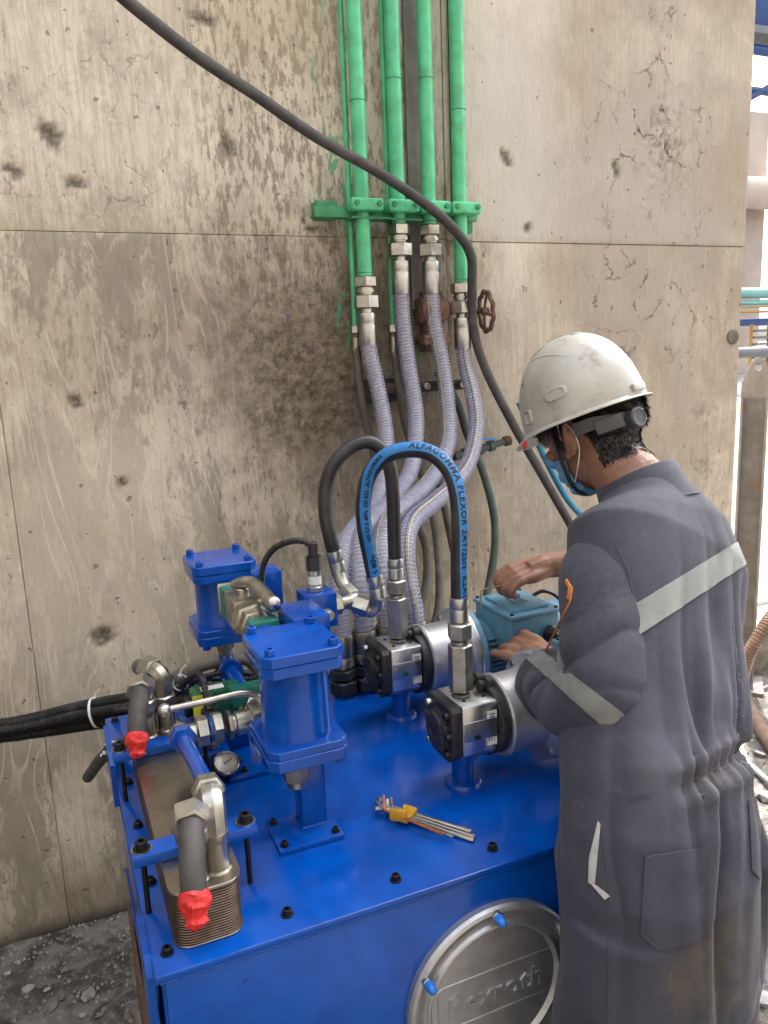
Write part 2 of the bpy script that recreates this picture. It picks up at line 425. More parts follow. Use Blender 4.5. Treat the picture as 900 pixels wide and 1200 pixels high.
    nz = s.n("TexNoise", Vector=s.pos(), Scale=9, Detail=5, Roughness=.7); sc_ = s.n("VectorMath", _operation='SCALE'); s.t.links.new(nz.outputs['Color'], sc_.inputs[0]); sc_.inputs['Scale'].default_value = .13
    s.t.links.new(sc_.outputs[0], vv.inputs[1])
    vo = s.n("TexVoronoi", _feature='DISTANCE_TO_EDGE', Vector=vv.outputs[0], Scale=6.5)
    crm = ml(mx(blob(2.02, 2.25, .24, .42, .8, .8), mx(ml(blob(1.95, 1.72, .42, .2, .8, .8), .8), ml(blob(.1, 2.2, .5, .3, .8), .4))), s.ramp(s.noise(7, 3, .6, off=(3, 1, 1)), .42, .56))
    crk = ml(ml(s.ramp(vo.outputs['Distance'], .003, .028, 1, 0), crm), s.ramp(s.noise(15, 4, .7, off=(1, 7, 3)), .42, .58))
    c = s.mix(ml(crk, .85), c, (.05, .042, .035))
    # pits
    pit = ml(s.ramp(s.noise(34, 2, .5, off=(0, 0, 20)), .70, .745), 1)
    c = s.mix(ml(pit, .5), c, (.07, .055, .04))
    # green overspray behind the pipes
    gs = ml(s.ramp(s.noise(16, 4, .6, .3, scale=(2.6, 1, .55), off=(6, 0, 6)), .60, .63), mx(blob(.87, 2.1, .09, .5, .2, .5), blob(1.1, 1.6, .14, .12, .2, .6)))
    c = s.mix(ml(gs, .8), c, (.05, .38, .16))
    # dark marks baked in knots: attribute written by the mesh
    at = s.n("Attribute", _attribute_name="gouge"); c = s.mix(ml(at.outputs['Fac'], .85), c, s.mix(s.ramp(s.noise(80, 3, .6), .4, .6), (.035, .028, .022), (.16, .13, .10)))
    h = s.math('ADD', ml(s.noise(45, 6, .7, scale=(1.6, 1, .7)), 1.), ml(film, .8))
    h = s.math('SUBTRACT', h, ml(crk, 1.3)); h = s.math('SUBTRACT', h, ml(pit, .9)); h = s.math('ADD', h, ml(figm, .25))
    h = s.math('ADD', h, ml(ml(s.noise(38, 5, .8, off=(8, 2, 2)), blob(.80, 1.60, .26, .3, .7, 1.0)), 3.))
    return s.pbr(c, .86, 0, s.bump(h, .75, .0045))
MT['wall'] = wall_mat()

wall = thing('concrete_wall', 'tall stained concrete wall with cast panel joints behind the green pipes', 'wall', (0, WY, 0))
GOUGE = [(.095, 2.191, .030, .045, -.5), (.545, 2.193, .026, .04, -.5), (1.424, 2.203, .02, .035, -.5), (1.849, 2.195, .016, .035, -.4), (.083, 1.53, .022, .03, -.3), (.083, .872, .04, .035, 0),
         (.14, 2.08, .035, .018, .2), (.33, 2.62, .06, .02, .3), (.18, 1.30, .02, .016, 0), (1.50, 2.0, .02, .02, 0), (.77, 1.98, .03, .012, 0), (.0, 2.10, .03, .02, .3), (.5, 2.5, .05, .015, .2)]
ROUGH = [(2.286, 1.35, .075, .05), (2.283, 1.155, .08, .05), (.78, 1.56, .16, .25), (2.06, 2.30, .12, .2)]
def panel(x0, x1, z0, z1, st=.011, proud=0.):
    nx = max(2, int((x1-x0)/st)); nz = max(2, int((z1-z0)/st)); g = .0009
    bm = bmesh.new(); lay = bm.verts.layers.float.new("gouge"); rows = []
    for k in range(nz+1):
        row = []
        for i in range(nx+1):
            x = x0+g+(x1-x0-2*g)*i/nx; z = z0+g+(z1-z0-2*g)*k/nz
            d = proud; gg = 0
            if st < .05:
                p = V((x, 0, z)); d += .0022*fbm(p, 2.3, 3) + .0007*fbm(p+V((5, 0, 0)), 17, 3)
                for cx, cz, rx, rz, tl in GOUGE:
                    ux, uz = x-cx, z-cz; ux, uz = ux*math.cos(tl)-uz*math.sin(tl), ux*math.sin(tl)+uz*math.cos(tl)
                    q = math.hypot(ux/rx, uz/rz) + .45*mnoise.noise(V((x*70, 3, z*70)))
                    if q < 1: gg = max(gg, 1-q); d -= .010*(1-q)
                for cx, cz, rx, rz in ROUGH:
                    q = math.hypot((x-cx)/rx, (z-cz)/rz)+.5*mnoise.noise(V((x*18, 1, z*18)))
                    if q < 1: mm = mnoise.noise(V((x*75, 0, z*75)))+.5*mnoise.noise(V((x*160, 5, z*160))); d += .015*(1-q*.6)*mm; gg = max(gg, (1-q)*max(0, -mm)*.7)
            ed = min(x-x0, x1-x, z-z0, z1-z)
            if ed < .006: d -= .002+.0015*mnoise.noise(V((x*60, 7, z*60)))
            v = bm.verts.new((x, WY-d-.004, z)); v[lay] = min(1, gg*2.2); row.append(v)
        rows.append(row)
    for a, b_ in zip(rows, rows[1:]):
        for i in range(nx): bm.faces.new((a[i], a[i+1], b_[i+1], b_[i]))
    # rim going back into the joint
    bnd = [rows[0][i] for i in range(nx+1)]+[rows[k][nx] for k in range(1, nz+1)]+[rows[nz][i] for i in range(nx-1, -1, -1)]+[rows[k][0] for k in range(nz-1, 0, -1)]
    back = [bm.verts.new((v.co.x, WY+.012, v.co.z)) for v in bnd]
    for i in range(len(bnd)): bm.faces.new((bnd[i], back[i], back[(i+1) % len(bnd)], bnd[(i+1) % len(bnd)]))
    return obj('wall_panel', bm, 'wall', wall, 60)
XJ = 1.206
panel(-.95, XJ, 1.96, 3.25); panel(XJ, 2.447, 1.954, 3.25, proud=.0035)
panel(-.95, -.098, 0, 1.96); panel(-.098, XJ, 0, 1.96); panel(XJ, 2.447, 0, 1.954)
panel(-.95, XJ, 3.25, 6.0, .2); panel(XJ, 2.447, 3.25, 6.0, .2, .0035)
for a in (-3.4, -5.9):
    for z0, z1 in ((0, 1.96), (1.96, 3.25), (3.25, 6.0)): panel(a, a+2.45, z0, z1, .2)
b = B().box(((-5.9+2.45)/2, WY+.31+.002, 3.0), (2.45+5.9, .60, 6.0)); obj('wall_core', b, 'wall', wall, 30)
b = B().lathe((2.408, WY+.002, 1.629), (0, -1, 0), [(0, .027), (.012, .026), (.014, .022)], 18); obj('tie_plug', b, 'kerb', wall)
b = B().lathe((1.02, WY+.002, 1.66), (0, -1, 0), [(0, .010), (.012, .009)], 12); obj('tie_plug', b, 'kerb', wall)

def ground_mat():
    s = NT("dusty_ground")
    g = s.n("NewGeometry"); sp = s.n("SeparateXYZ"); s.t.links.new(g.outputs['Position'], sp.inputs[0])
    far = s.ramp(s.math('ADD', sp.outputs[1], s.math('MULTIPLY', s.noise(1.2, 4, .6), 1.2)), 3.3, 4.6)
    near = s.mix(s.ramp(s.noise(7, 8, .75, .6), .42, .60), (.040, .037, .033), (.165, .15, .132))
    near = s.mix(s.ramp(s.noise(48, 5, .75), .56, .70, 0, .75), near, (.36, .345, .32))
    near = s.mix(s.ramp(s.noise(3, 4, .6, off=(3, 3, 0)), .5, .62, 0, .6), near, (.055, .05, .045))
    pave = s.mix(s.ramp(s.noise(.9, 6, .65), .35, .65), (.105, .103, .106), (.17, .166, .166))
    pave = s.mix(s.ramp(s.noise(9, 5, .7, scale=(1, .3, 1)), .5, .7, 0, .3), pave, (.28, .25, .22))
    c = s.mix(far, near, pave)
    h = s.math('ADD', s.noise(30, 7, .75), s.math('MULTIPLY', s.noise(160, 3, .6), .4))
    return s.pbr(c, .9, 0, s.bump(h, .8, .008))
MT['ground'] = ground_mat()
# ground: one sheet to the horizon, finer near the machine
bm = bmesh.new()
def axis_vals(fine0, fine1, st, far):
    v = list(np.arange(fine0, fine1+1e-6, st)); d = st; lo = [fine0]; hi = [fine1]
    while hi[-1] < far: d *= 1.7; hi.append(min(far, hi[-1]+d))
    d = st
    while lo[-1] > -far: d *= 1.7; lo.append(max(-far, lo[-1]-d))
    return lo[:0:-1]+v+hi[1:]
xs = axis_vals(-.6, 3.2, .03, 400); ys = axis_vals(.4, 3.2, .03, 400); rows = []
for y in ys:
    row = []
    for x in xs:
        k = 1 if (-1 < x < 3.6 and 0 < y < 3.6) else 0
        z = (.008*fbm(V((x, y, 0)), 5, 4)+.004*mnoise.noise(V((x*30, y*30, 0))))*k
        if k and x > 1.3: z += .012*max(0, mnoise.noise(V((x*9, y*9, 4))))
        row.append(bm.verts.new((x, y, z-.002)))
    rows.append(row)
for a, c_ in zip(rows, rows[1:]):
    for i in range(len(xs)-1): bm.faces.new((a[i], a[i+1], c_[i+1], c_[i]))
ground = obj('ground', bm, 'ground', None, 60); ground['kind'] = 'structure'; ground['_o'] = (0, 0, 0)
def rock_mesh(seed, flat=.5):
    rnd = random.Random(seed); b = B(); r = bmesh.ops.create_icosphere(b.bm, subdivisions=1, radius=1)
    for v in r['verts']: v.co *= 1+rnd.uniform(-.35, .25); v.co.z *= flat
    return b
rocks = [proto('stone', rock_mesh(i, .35+.1*(i % 3)), 'stone' if i % 3 else 'stone_dark', 25) for i in range(7)]
rnd = random.Random(4)
cnt = 0
while cnt < 120:      # rubble to the right of the fitter, chips along the wall at the left
    if cnt < 88: x, y = rnd.uniform(1.25, 2.9), rnd.uniform(.6, 2.2); sz = rnd.choice((.012, .018, .025, .035))
    else: x, y = rnd.uniform(-.5, .04), rnd.uniform(1.35, 2.2); sz = rnd.choice((.008, .011, .016))
    o = place('stone', rnd.choice(rocks), ground, (x, y, sz*.2), (rnd.uniform(-.3, .3), rnd.uniform(-.3, .3), rnd.uniform(0, 6)))
    o.scale = (sz*rnd.uniform(.8, 1.5), sz*rnd.uniform(.7, 1.2), sz); cnt += 1
b = B()
for i in range(5200):
    if i < 3600: x, y = rnd.uniform(1.2, 3.3), rnd.uniform(.5, 2.26)
    else: x, y = rnd.uniform(-.6, .06), rnd.uniform(1.2, 2.27)
    if i % 9 == 0 and x < .06: y = 2.27-abs(rnd.gauss(0, .05))
    s_ = rnd.choice((.002, .003, .004, .007)); z = .004
    a0 = rnd.uniform(0, 6)
    base = [b.bm.verts.new((x+s_*math.cos(a0+k*2.1), y+s_*math.sin(a0+k*2.1), z-.004)) for k in range(3)]
    top = b.bm.verts.new((x+rnd.uniform(-.3, .3)*s_, y, z+s_*rnd.uniform(.3, 1)))
    for k in range(3): b.bm.faces.new((base[k], base[(k+1) % 3], top))
gv = obj('gravel', b, 'stone', None, 20, recalc=False); gv['kind'] = 'stuff'; gv['label'] = 'fine pale grit and broken chips scattered over the ground'; gv['category'] = 'gravel'
for (x0, y0, x1, y1, lb) in ((-.12, 1.50, -.03, 1.72, 'long dry stalk lying on the ground by the rusty tank side'), (-.22, 1.62, -.10, 1.78, 'shorter dry stalk left of the longer one beside the tank'), (-.42, 1.58, -.30, 1.66, 'bent dry stalk at the bottom left corner on grey dirt')):
    pts = [V((x0, y0, .012)), V(((x0+x1)/2+.012, (y0+y1)/2, .022)), V((x1, y1, .01))]
    o = obj('dry_stalk', B().tube(catmull(pts, .03), .0022, 6), 'straw'); single(o, lb, 'stalk', 'dry stalks on the ground')

# ---- far yard seen past the right end of the wall
fb = thing('process_building', 'pale beige plant building with a wide cream pipe in sunlight beyond the wall', 'building', (22, 30, 0))
obj('wall', B().box((26, 31, 6), (14, 3, 12), bev=.05), 'far_beige', fb)
for i in range(6): obj('pilaster', B().box((19.6+i*2.1, 29.45, 6), (.25, .2, 11.9)), 'far_pipe', fb)
obj('horizontal_pipe', B().cyl((17, 28.6, 8.2), (34, 28.6, 8.2), .7, n=28), 'far_pipe', fb)
obj('base_slab', B().box((26, 29.1, .35), (15, .5, .7)), 'far_pipe', fb)
tp = thing('teal_pipe_rack', 'teal green pipe run above yellow rails in the sunny yard', 'pipe rack', (18, 18, 0))
obj('pipe', B().cyl((14, 19, 3.02), (30, 19, 3.02), .16), 'far_teal', tp)
obj('pipe', B().cyl((14, 19, 2.72), (30, 19, 2.72), .09), 'far_teal', tp)
for z in (2.60, 2.44, 2.20): obj('rail', B().cyl((14, 18.8, z), (30, 18.8, z), .035, n=10), 'far_yellow' if z > 2.3 else 'far_blue', tp)
obj('deck_beam', B().box((22, 18.9, 2.10), (16, .5, .16)), 'far_blue', tp)
for x in (17.5, 20.0, 22.6, 25.5, 29): obj('post', B().box((x, 19.0, 1.05), (.14, .14, 2.1)), 'far_grey', tp)
ld = thing('yellow_stair', 'narrow stair with yellow side rails climbing to the teal pipe rack', 'stair', (20.5, 18.2, 0))
for sx in (0, .72):
    obj('stringer', B().box((20.1+sx, 18.25, 1.02), (.035, .10, 2.05)), 'far_yellow', ld)
for k in range(9): obj('tread', B().box((20.46, 18.25, .25+k*.2), (.66, .2, .07)), 'far_grey', ld)
kb = obj('guard_pipe', B().cyl((12, 15.5, 1.28), (30, 15.5, 1.28), .13, n=16), 'far_grey'); single(kb, 'grey horizontal guard pipe crossing the yard below the yellow stair', 'guard rail')
br = thing('blue_gantry', 'dark blue steel gantry with deep beam and tie rods at the top right', 'gantry', (20, 17, 0))
obj('deep_beam', B().box((24, 17.2, 10.8), (12, .6, 2.4), bev=.02), 'far_blue', br)
obj('lower_flange', B().box((24, 17.2, 9.5), (12, .9, .18)), 'far_grey', br)
obj('tie_rod', B().cyl((18, 17.1, 9.15), (30, 17.1, 9.05), .13), 'far_blue', br)
obj('brace', B().cyl((17.8, 17.1, 7.7), (21, 17.1, 9.2), .10), 'far_blue', br)
obj('tie_rod', B().cyl((17, 17.1, 8.15), (30, 17.1, 8.1), .10), 'far_blue', br)
for x in (29.5,): obj('column', B().box((x, 17.2, 4.8), (.5, .5, 9.6)), 'far_blue', br)

# unseen building added behind and left of the camera to cut the skylight
MT['shade_wall'] = simple("added_shade_building_wall", (.22, .20, .175), .85, 0, .3, 1.5, .4, 20, (.12, .10, .08), .5, .8)
pb = thing('added_shade_building', 'unseen plain building added behind the camera to shade the alley', 'building', (-1, -4, 0))
obj('wall', B().box((-1, -4.5, 3.5), (22, 1, 7), bev=.02), 'shade_wall', pb)
for i_ in range(7): obj('pilaster', B().box((-10+i_*3, -3.95, 3.5), (.35, .2, 7)), 'shade_wall', pb)
obj('roof_slab', B().box((-1, -4.4, 7.1), (22.6, 1.6, .25)), 'shade_wall', pb)
obj('side_wing', B().box((-5.0, .2, 3.0), (1.2, 8, 6), bev=.02), 'shade_wall', pb)

# steel post with a lifting eye
ps = thing('steel_post', 'grey steel channel post with rounded lifting eye beside the fitter', 'post', (2.90, 2.60, 0)); ps.rotation_euler = (0, 0, R(-46))
obj('web', B().box((2.90, 2.60, .705), (.100, .008, 1.41)), 'grey_paint', ps)
for sx in (-.050, .050): obj('side_flange', B().box((2.90+sx, 2.57, .705), (.010, .075, 1.415), bev=.002), 'grey_paint', ps)
poly = [(-.067, 0), (.067, 0), (.067, .06)]+[(.04*math.cos(a)+.0, .125+.035*math.sin(a)) for a in np.linspace(0, PI, 9)]+[(-.067, .04)]
hole_ = [(.008+.014*math.cos(a), .100+.017*math.sin(a)) for a in np.linspace(PI/2, PI/2-2*PI, 21)]
obj('cap_plate', B().prism([(-.056, -.03), (.056, -.03), (.056, .05), (.038, .12), (.022, .136), (.0085, .139)]+hole_+[(.0075, .139), (-.004, .136), (-.022, .118), (-.056, .03)], (2.90, 2.53, 1.40), (1, 0, 0), (0, 0, 1), -.014, bev=0), 'grey_paint', ps)
obj('foot', B().box((2.90, 2.6, .008), (.2, .2, .016)), 'grey_paint', ps)
rl = obj('handrail_pipe', B().cyl((2.7, 2.72, .345), (5.2, 2.72, .325), .017, n=14), 'white_pipe'); single(rl, 'thin pale painted pipe passing behind the steel post', 'pipe')
kb = obj('concrete_curb', B().box((3.25, 2.75, .1), (.75, .16, .22), bev=.012), 'kerb'); single(kb, 'low dirty concrete curb behind the brown corrugated hose', 'curb')
def ribbed(b, pts, r, pitch, amp, n=14, per=4):
    fr = frame_path(resample(catmull(pts, .02), pitch/per))
    return b.tube([f[0] for f in fr], lambda t, i: r+(amp if (i % per) in (0, 1) else -amp), n, frames=fr)
o = obj('corrugated_hose', ribbed(B(), [(2.99, 2.46, .44), (2.90, 2.43, .41), (2.80, 2.41, .345), (2.755, 2.43, .24), (2.75, 2.45, .12), (2.715, 2.39, .045), (2.61, 2.23, .03), (2.48, 2.01, .03), (2.38, 1.7, .03)], .027, .014, .003), 'brown_hose')
single(o, 'brown corrugated hose looping down to the rubble at the right', 'hose')
o = obj('grey_hose', B().tube(catmull([(2.50, 2.25, .05), (2.43, 2.17, .035), (2.35, 2.055, .02), (2.316, 1.965, .02), (2.28, 1.8, .02), (2.28, 1.5, .02)], .03), .010, 10), 'white_pipe'); single(o, 'thin pale hose lying on the ground below the brown hose', 'hose')

# ================================================================== PIPES AND HOSES ON THE WALL
def fitting_stack(root, x, y, ztop, r=.034, old=False):
    """two big hex nuts and a crimped ferrule hanging from a pipe end; returns z of the hose end"""
    m = 'zinc_y' if old else 'zinc'
    obj('hex_nut', B().hexn((x, y, ztop), (x, y, ztop-.032), r*1.9, ph=random.uniform(0, 1)), m, root)
    obj('threaded_collar', B().lathe((x, y, ztop-.030), (0, 0, -1), [(0, r*.74), (.006, r*.74), (.0065, r*.86), (.016, r*.86), (.0165, r*.70), (.026, r*.70)], 6*4), m, root)
    obj('hex_nut', B().hexn((x, y, ztop-.052), (x, y, ztop-.092), r*2.05, ph=random.uniform(0, 1)), m, root)
    z = ztop-.090
    obj('ferrule', B().lathe((x, y, z), (0, 0, -1), [(0, r*.55), (.012, r*.55), (.014, r*.80), (.018, r*.84), (.040, r*.84), (.043, r*.80), (.048, r*.84), (.105, r*.84), (.108, r*.78)], 28), 'chrome', root)
    return z-.105
PX = [.900, 1.013, 1.113, 1.216]; PZ = [1.839, 1.985, 1.985, 1.819]; PY = 2.20
names = ['leftmost thick green pipe, long, ending in steel hose nuts low down', 'second thick green pipe from the left, ending just below the clamp rail',
         'third thick green pipe from the left, short, beside the dark strip', 'rightmost thick green pipe, crossed by the black cable beside the handwheel']
for x, z, lb in zip(PX, PZ, names):
    t = thing('green_pipe', lb, 'pipe', (x, PY, z), 'thick green pipes down the wall')
    obj('pipe', B().tube([(x, PY, z), (x, PY, z+1.2), (x, PY, 5.8)], .0210, 28), 'green', t)
    for zz_ in (z+.012, 2.36+.05*math.sin(x*40)): obj('weld_ring', B().tube([V((x+.0210*math.cos(a), PY+.0210*math.sin(a), zz_+.0006*math.sin(a*9))) for a in np.linspace(0, 2*PI, 41)], .0016, 6, cap=False), 'green_dirty', t)
for x, z, lb in ((.876, 1.689, 'thin green tube left of the leftmost thick green pipe'), (.998, 1.686, 'thin green tube between the first and second thick green pipes')):
    o = obj('green_tube', B().tube([(x, 2.235, z), (x, 2.235, 3), (x, 2.235, 5.8)], .0080, 16), 'green'); single(o, lb, 'pipe', 'thin green tubes')
o = obj('dark_strip', B().box((1.098, 2.262, 3.9), (.044, .012, 4.3), bev=.002), 'grey_paint'); single(o, 'dark flat strip on the wall behind the third green pipe', 'channel')  # thin dark grey strip running up the wall
o = obj('wall_cable', B().tube([(1.228, 2.264, 2.02), (1.226, 2.263, 2.6), (1.222, 2.264, 4), (1.225, 2.264, 5.8)], .004, 8), 'rust_dark'); single(o, 'thin dark cable down the wall between the two right green pipes', 'cable')

cr = thing('clamp_rail', 'green bracket rail with bolted clamps holding the four pipes to the wall', 'pipe bracket', (1.02, 2.24, 2.03))
obj('rail', B().box((1.02, 2.214, 2.018), (.52, .014, .030), bev=.002).box((1.02, 2.232, 2.008), (.52, .04, .006), bev=.001), 'green_dirty', cr)
obj('wall_plate', B().box((.803, 2.245, 2.026), (.062, .05, .048), bev=.002), 'green_dirty', cr)
obj('wall_plate', B().box((1.25, 2.250, 2.0), (.05, .045, .055), bev=.002), 'green_dirty', cr)
obj('lower_angle', B().box((.92, 2.205, 2.000), (.12, .055, .005)).box((1.03, 2.205, 1.998), (.10, .055, .005)), 'green_dirty', cr)
for x in PX:
    o = obj('clamp', B().box((x, 2.178, 2.032), (.096, .052, .034), bev=.006, seg=3), 'green', cr)
    for sx in (-.034, .034):
        obj('bolt', B().hexn((x+sx, 2.153, 2.034), (x+sx, 2.145, 2.034), .014), 'green_dirty', o)

def clear_hose(pts, lb, line=0, ph=0.):
    t = thing('suction_hose', lb, 'hose', pts[0], 'clear spiral suction hoses')
    fr = frame_path(resample(catmull(pts, .015), .008), up0=(0, -1, 0))
    b = B(); b.tube([f[0] for f in fr], .0245, 26, frames=fr); obj('tube', b, 'clear', t, 80)
    b = B(); b.tube([f[0] for f in fr], .0165, 18, frames=fr); obj('inner_wall', b, 'hose_core', t, 80)
    # helix of stiff wire inside the wall
    L = sum((fr[i+1][0]-fr[i][0]).length for i in range(len(fr)-1)); turns = L/.0098; n = int(turns*14); hp = []
    for i in range(n):
        q = i/(n-1)*(len(fr)-1); j = min(int(q), len(fr)-2); f = q-j
        p = fr[j][0].lerp(fr[j+1][0], f); u = fr[j][1].lerp(fr[j+1][1], f); v = fr[j][2].lerp(fr[j+1][2], f); a = i/(n-1)*turns*2*PI
        hp.append(p+(u*math.cos(a)+v*math.sin(a))*.0214)
    obj('spiral', B().tube(hp, .0022, 5), 'spiral', t, 80)
    for k, (a0, wd, m) in enumerate(((ph, .0014, 'hose_line'), (ph+.34, .0011, 'hose_line2'))[:line]):
        rows = []
        for p, u, v, d in fr: rows.append([p+(u*math.cos(a0+da)+v*math.sin(a0+da))*.0249 for da in (-wd/.0249, 0, wd/.0249)])
        obj('marking_line', B().strip(rows), m, t, 80, recalc=False)
    return t, fr
S = [[(.9,2.2,1.655),(.903,2.19,1.608),(.913,2.18,1.541),(.916,2.14,1.428),(.894,2.08,1.34),(.846,2.0,1.278),(.779,1.9,1.227),(.690,1.8,1.205),(.612,1.70,1.172),(.572,1.63,1.102),(.566,1.62,1.02),(.566,1.62,.985)],
     [(1.013,2.2,1.80),(1.016,2.2,1.704),(1.020,2.18,1.579),(1.019,2.14,1.453),(.987,2.08,1.359),(.928,2.0,1.287),(.841,1.9,1.245),(.744,1.8,1.223),(.662,1.71,1.194),(.622,1.63,1.115),(.622,1.62,1.02),(.622,1.62,.985)],
     [(1.113,2.2,1.80),(1.120,2.2,1.701),(1.135,2.18,1.574),(1.128,2.14,1.446),(1.094,2.08,1.351),(1.014,2.0,1.286),(.910,1.9,1.249),(.803,1.8,1.231),(.720,1.71,1.197),(.680,1.63,1.127),(.680,1.62,1.03),(.680,1.62,.985)],
     [(1.216,2.2,1.635),(1.220,2.19,1.57),(1.220,2.15,1.487),(1.202,2.1,1.392),(1.137,2.03,1.301),(1.041,1.95,1.25),(.920,1.85,1.223),(.814,1.75,1.206),(.762,1.68,1.166),(.747,1.64,1.094),(.749,1.62,1.03),(.749,1.62,.985)]]
sl_ = ['clear spiral hose hanging from the leftmost green pipe', 'clear spiral hose hanging from the second green pipe', 'clear spiral hose with a yellow line hanging from the third green pipe', 'clear spiral hose with yellow and navy lines hanging from the rightmost green pipe']
for i, pts in enumerate(S):
    t, fr = clear_hose(pts, sl_[i], (0, 0, 1, 2)[i], (0, .95, .95, .2)[i])
    fitting_stack(t, PX[i], PY, PZ[i]+.003, .031)
    x, y = pts[-1][0], pts[-1][1]
    obj('ferrule', B().lathe((x, y, 1.0), (0, 0, -1), [(0, .027), (.004, .0285), (.05, .0285), (.053, .027), (.057, .0285), (.075, .0285), (.078, .020), (.10, .020)], 28), 'zinc_y', t)
    obj('hex_nut', B().hexn((x, y, .918), (x, y, .893), .056, ph=.3*i), 'castiron', t)
    obj('hex_nut', B().hexn((x, y, .890), (x, y, .858), .060, ph=.4+.3*i), 'castiron', t)

for pts, top, lb in (([(.876,2.235,1.69),(.876,2.232,1.62),(.877,2.22,1.535),(.885,2.21,1.433),(.908,2.2,1.304),(.905,2.1,1.112),(.86,2.0,.93),(.80,1.93,.80)], 1.70, 'thin weathered hose hanging from the left thin green tube'),
                     ([(.998,2.235,1.69),(1.0,2.232,1.62),(1.004,2.22,1.528),(1.019,2.21,1.398),(1.064,2.2,1.236),(1.079,2.15,1.08),(1.011,2.0,.91),(.95,1.95,.80)], 1.70, 'thin weathered hose hanging from the right thin green tube')):
    t = thing('thin_hose', lb, 'hose', pts[0], 'thin hoses under the thin green tubes')
    obj('tube', B().tube(catmull(pts, .02), .0125, 14), 'old_hose', t)
    x, y = pts[0][0], pts[0][1]
    obj('hex_nut', B().hexn((x, y, 1.705), (x, y, 1.683), .026), 'zinc', t)
    obj('ferrule', B().lathe((x, y, 1.683), (0, 0, -1), [(0, .010), (.012, .010), (.013, .014), (.06, .014)], 16), 'zinc_y', t)

CT = [(.08,1.88,2.47),(.217,1.9,2.408),(.268,1.93,2.382),(.416,1.98,2.307),(.565,2.03,2.249),(.73,2.08,2.178),(.903,2.1,2.108),(1.055,2.1,2.025),(1.149,2.1,1.954),(1.206,2.12,1.891),(1.224,2.15,1.797),(1.245,2.18,1.685),(1.276,2.17,1.567),(1.367,2.16,1.39),(1.49,2.15,1.186),(1.62,2.14,.969),(1.717,2.1,.769),(1.80,2.0,.5),(1.9,1.9,.2),(2.0,1.85,.03)]
o = obj('black_cable', B().tube(catmull([(-.5,1.8,2.75),(-.2,1.84,2.6)]+CT, .02), .0142, 18), 'rubber_dusty'); single(o, 'thick black rubber cable sagging across the wall from top left to behind the fitter', 'cable')
o = obj('cyan_hose', B().tube(catmull([(1.40,2.17,1.45),(1.418,2.15,1.395),(1.49,2.15,1.257),(1.574,2.15,1.12),(1.663,2.15,1.03),(1.773,2.15,.932),(1.9,2.1,.6),(2.0,2.0,.1)], .02), .0105, 14), 'cyan_hose'); single(o, 'cyan blue air hose slanting down behind the face mask', 'hose')
o = obj('green_hose', B().tube(catmull([(1.13,2.21,1.56),(1.191,2.2,1.466),(1.222,2.19,1.358),(1.255,2.16,1.249),(1.282,2.14,1.112),(1.274,2.12,1.005),(1.235,2.1,.875),(1.167,2.05,.76),(1.1,2.0,.6),(1.1,2.0,.02)], .02), .0125, 14), 'green_hose'); single(o, 'dark green hose bowing down the wall right of the hydraulic hoses', 'hose')
o = obj('brown_hose', B().tube(catmull([(.95,2.08,1.20),(.968,2.05,1.138),(.986,2.03,1.063),(.971,2.0,.969),(.931,1.98,.898),(.862,1.95,.86),(.80,1.95,.80)], .02), .0125, 14), 'old_hose'); single(o, 'short curved brown hose behind the rear pump', 'hose')
o = obj('dark_hose', B().tube(catmull([(1.15,2.21,1.60),(1.164,2.21,1.52),(1.173,2.2,1.388),(1.124,2.2,1.23),(1.137,2.19,1.12),(1.153,2.18,1.009),(1.15,2.1,.8),(1.15,2.1,.02)], .02), .0115, 12), 'old_hose'); single(o, 'dark thin hose running straight down behind the arched hydraulic hose', 'hose')

vl = thing('rusty_valve', 'rusty brown shutoff valve with spoked handwheel beside the right green pipe', 'valve', (1.15, 2.2, 1.73))
obj('pipe', B().cyl((1.13, 2.235, 1.80), (1.13, 2.235, 1.62), .034, n=24), 'rust', vl)
obj('flange', B().box((1.13, 2.225, 1.655), (.095, .07, .03), bev=.004), 'rust', vl)
obj('body', B().lathe((1.082, 2.230, 1.745), (1, 0, 0), [(0, .036), (.015, .042), (.08, .042), (.095, .03), (.11, .018)], 24), 'rust', vl)
obj('stem', B().cyl((1.18, 2.23, 1.745), (1.292, 2.170, 1.735), .007, n=12), 'rust_dark', vl)
wc, wax = V((1.284, 2.17, 1.735)), V((.985, -.16, .05)).normalized(); u_, v_, _ = basis(wax)
rim = [wc+(u_*math.cos(a)+v_*math.sin(a))*(.058+.0035*math.cos(9*a)) for a in np.linspace(0, 2*PI, 73)]
wh = obj('handwheel', B().tube(rim, .0072, 10, cap=False), 'rust', vl)
for k in range(4):
    a = k*PI/2+.3; obj('spoke', B().tube([wc-wax*.006, wc+(u_*math.cos(a)+v_*math.sin(a))*.03-wax*.004, wc+(u_*math.cos(a)+v_*math.sin(a))*.057], .0048, 8), 'rust', wh)
obj('hub', B().cyl(wc-wax*.014, wc+wax*.008, .013, n=16, ch=.002), 'rust', wh)

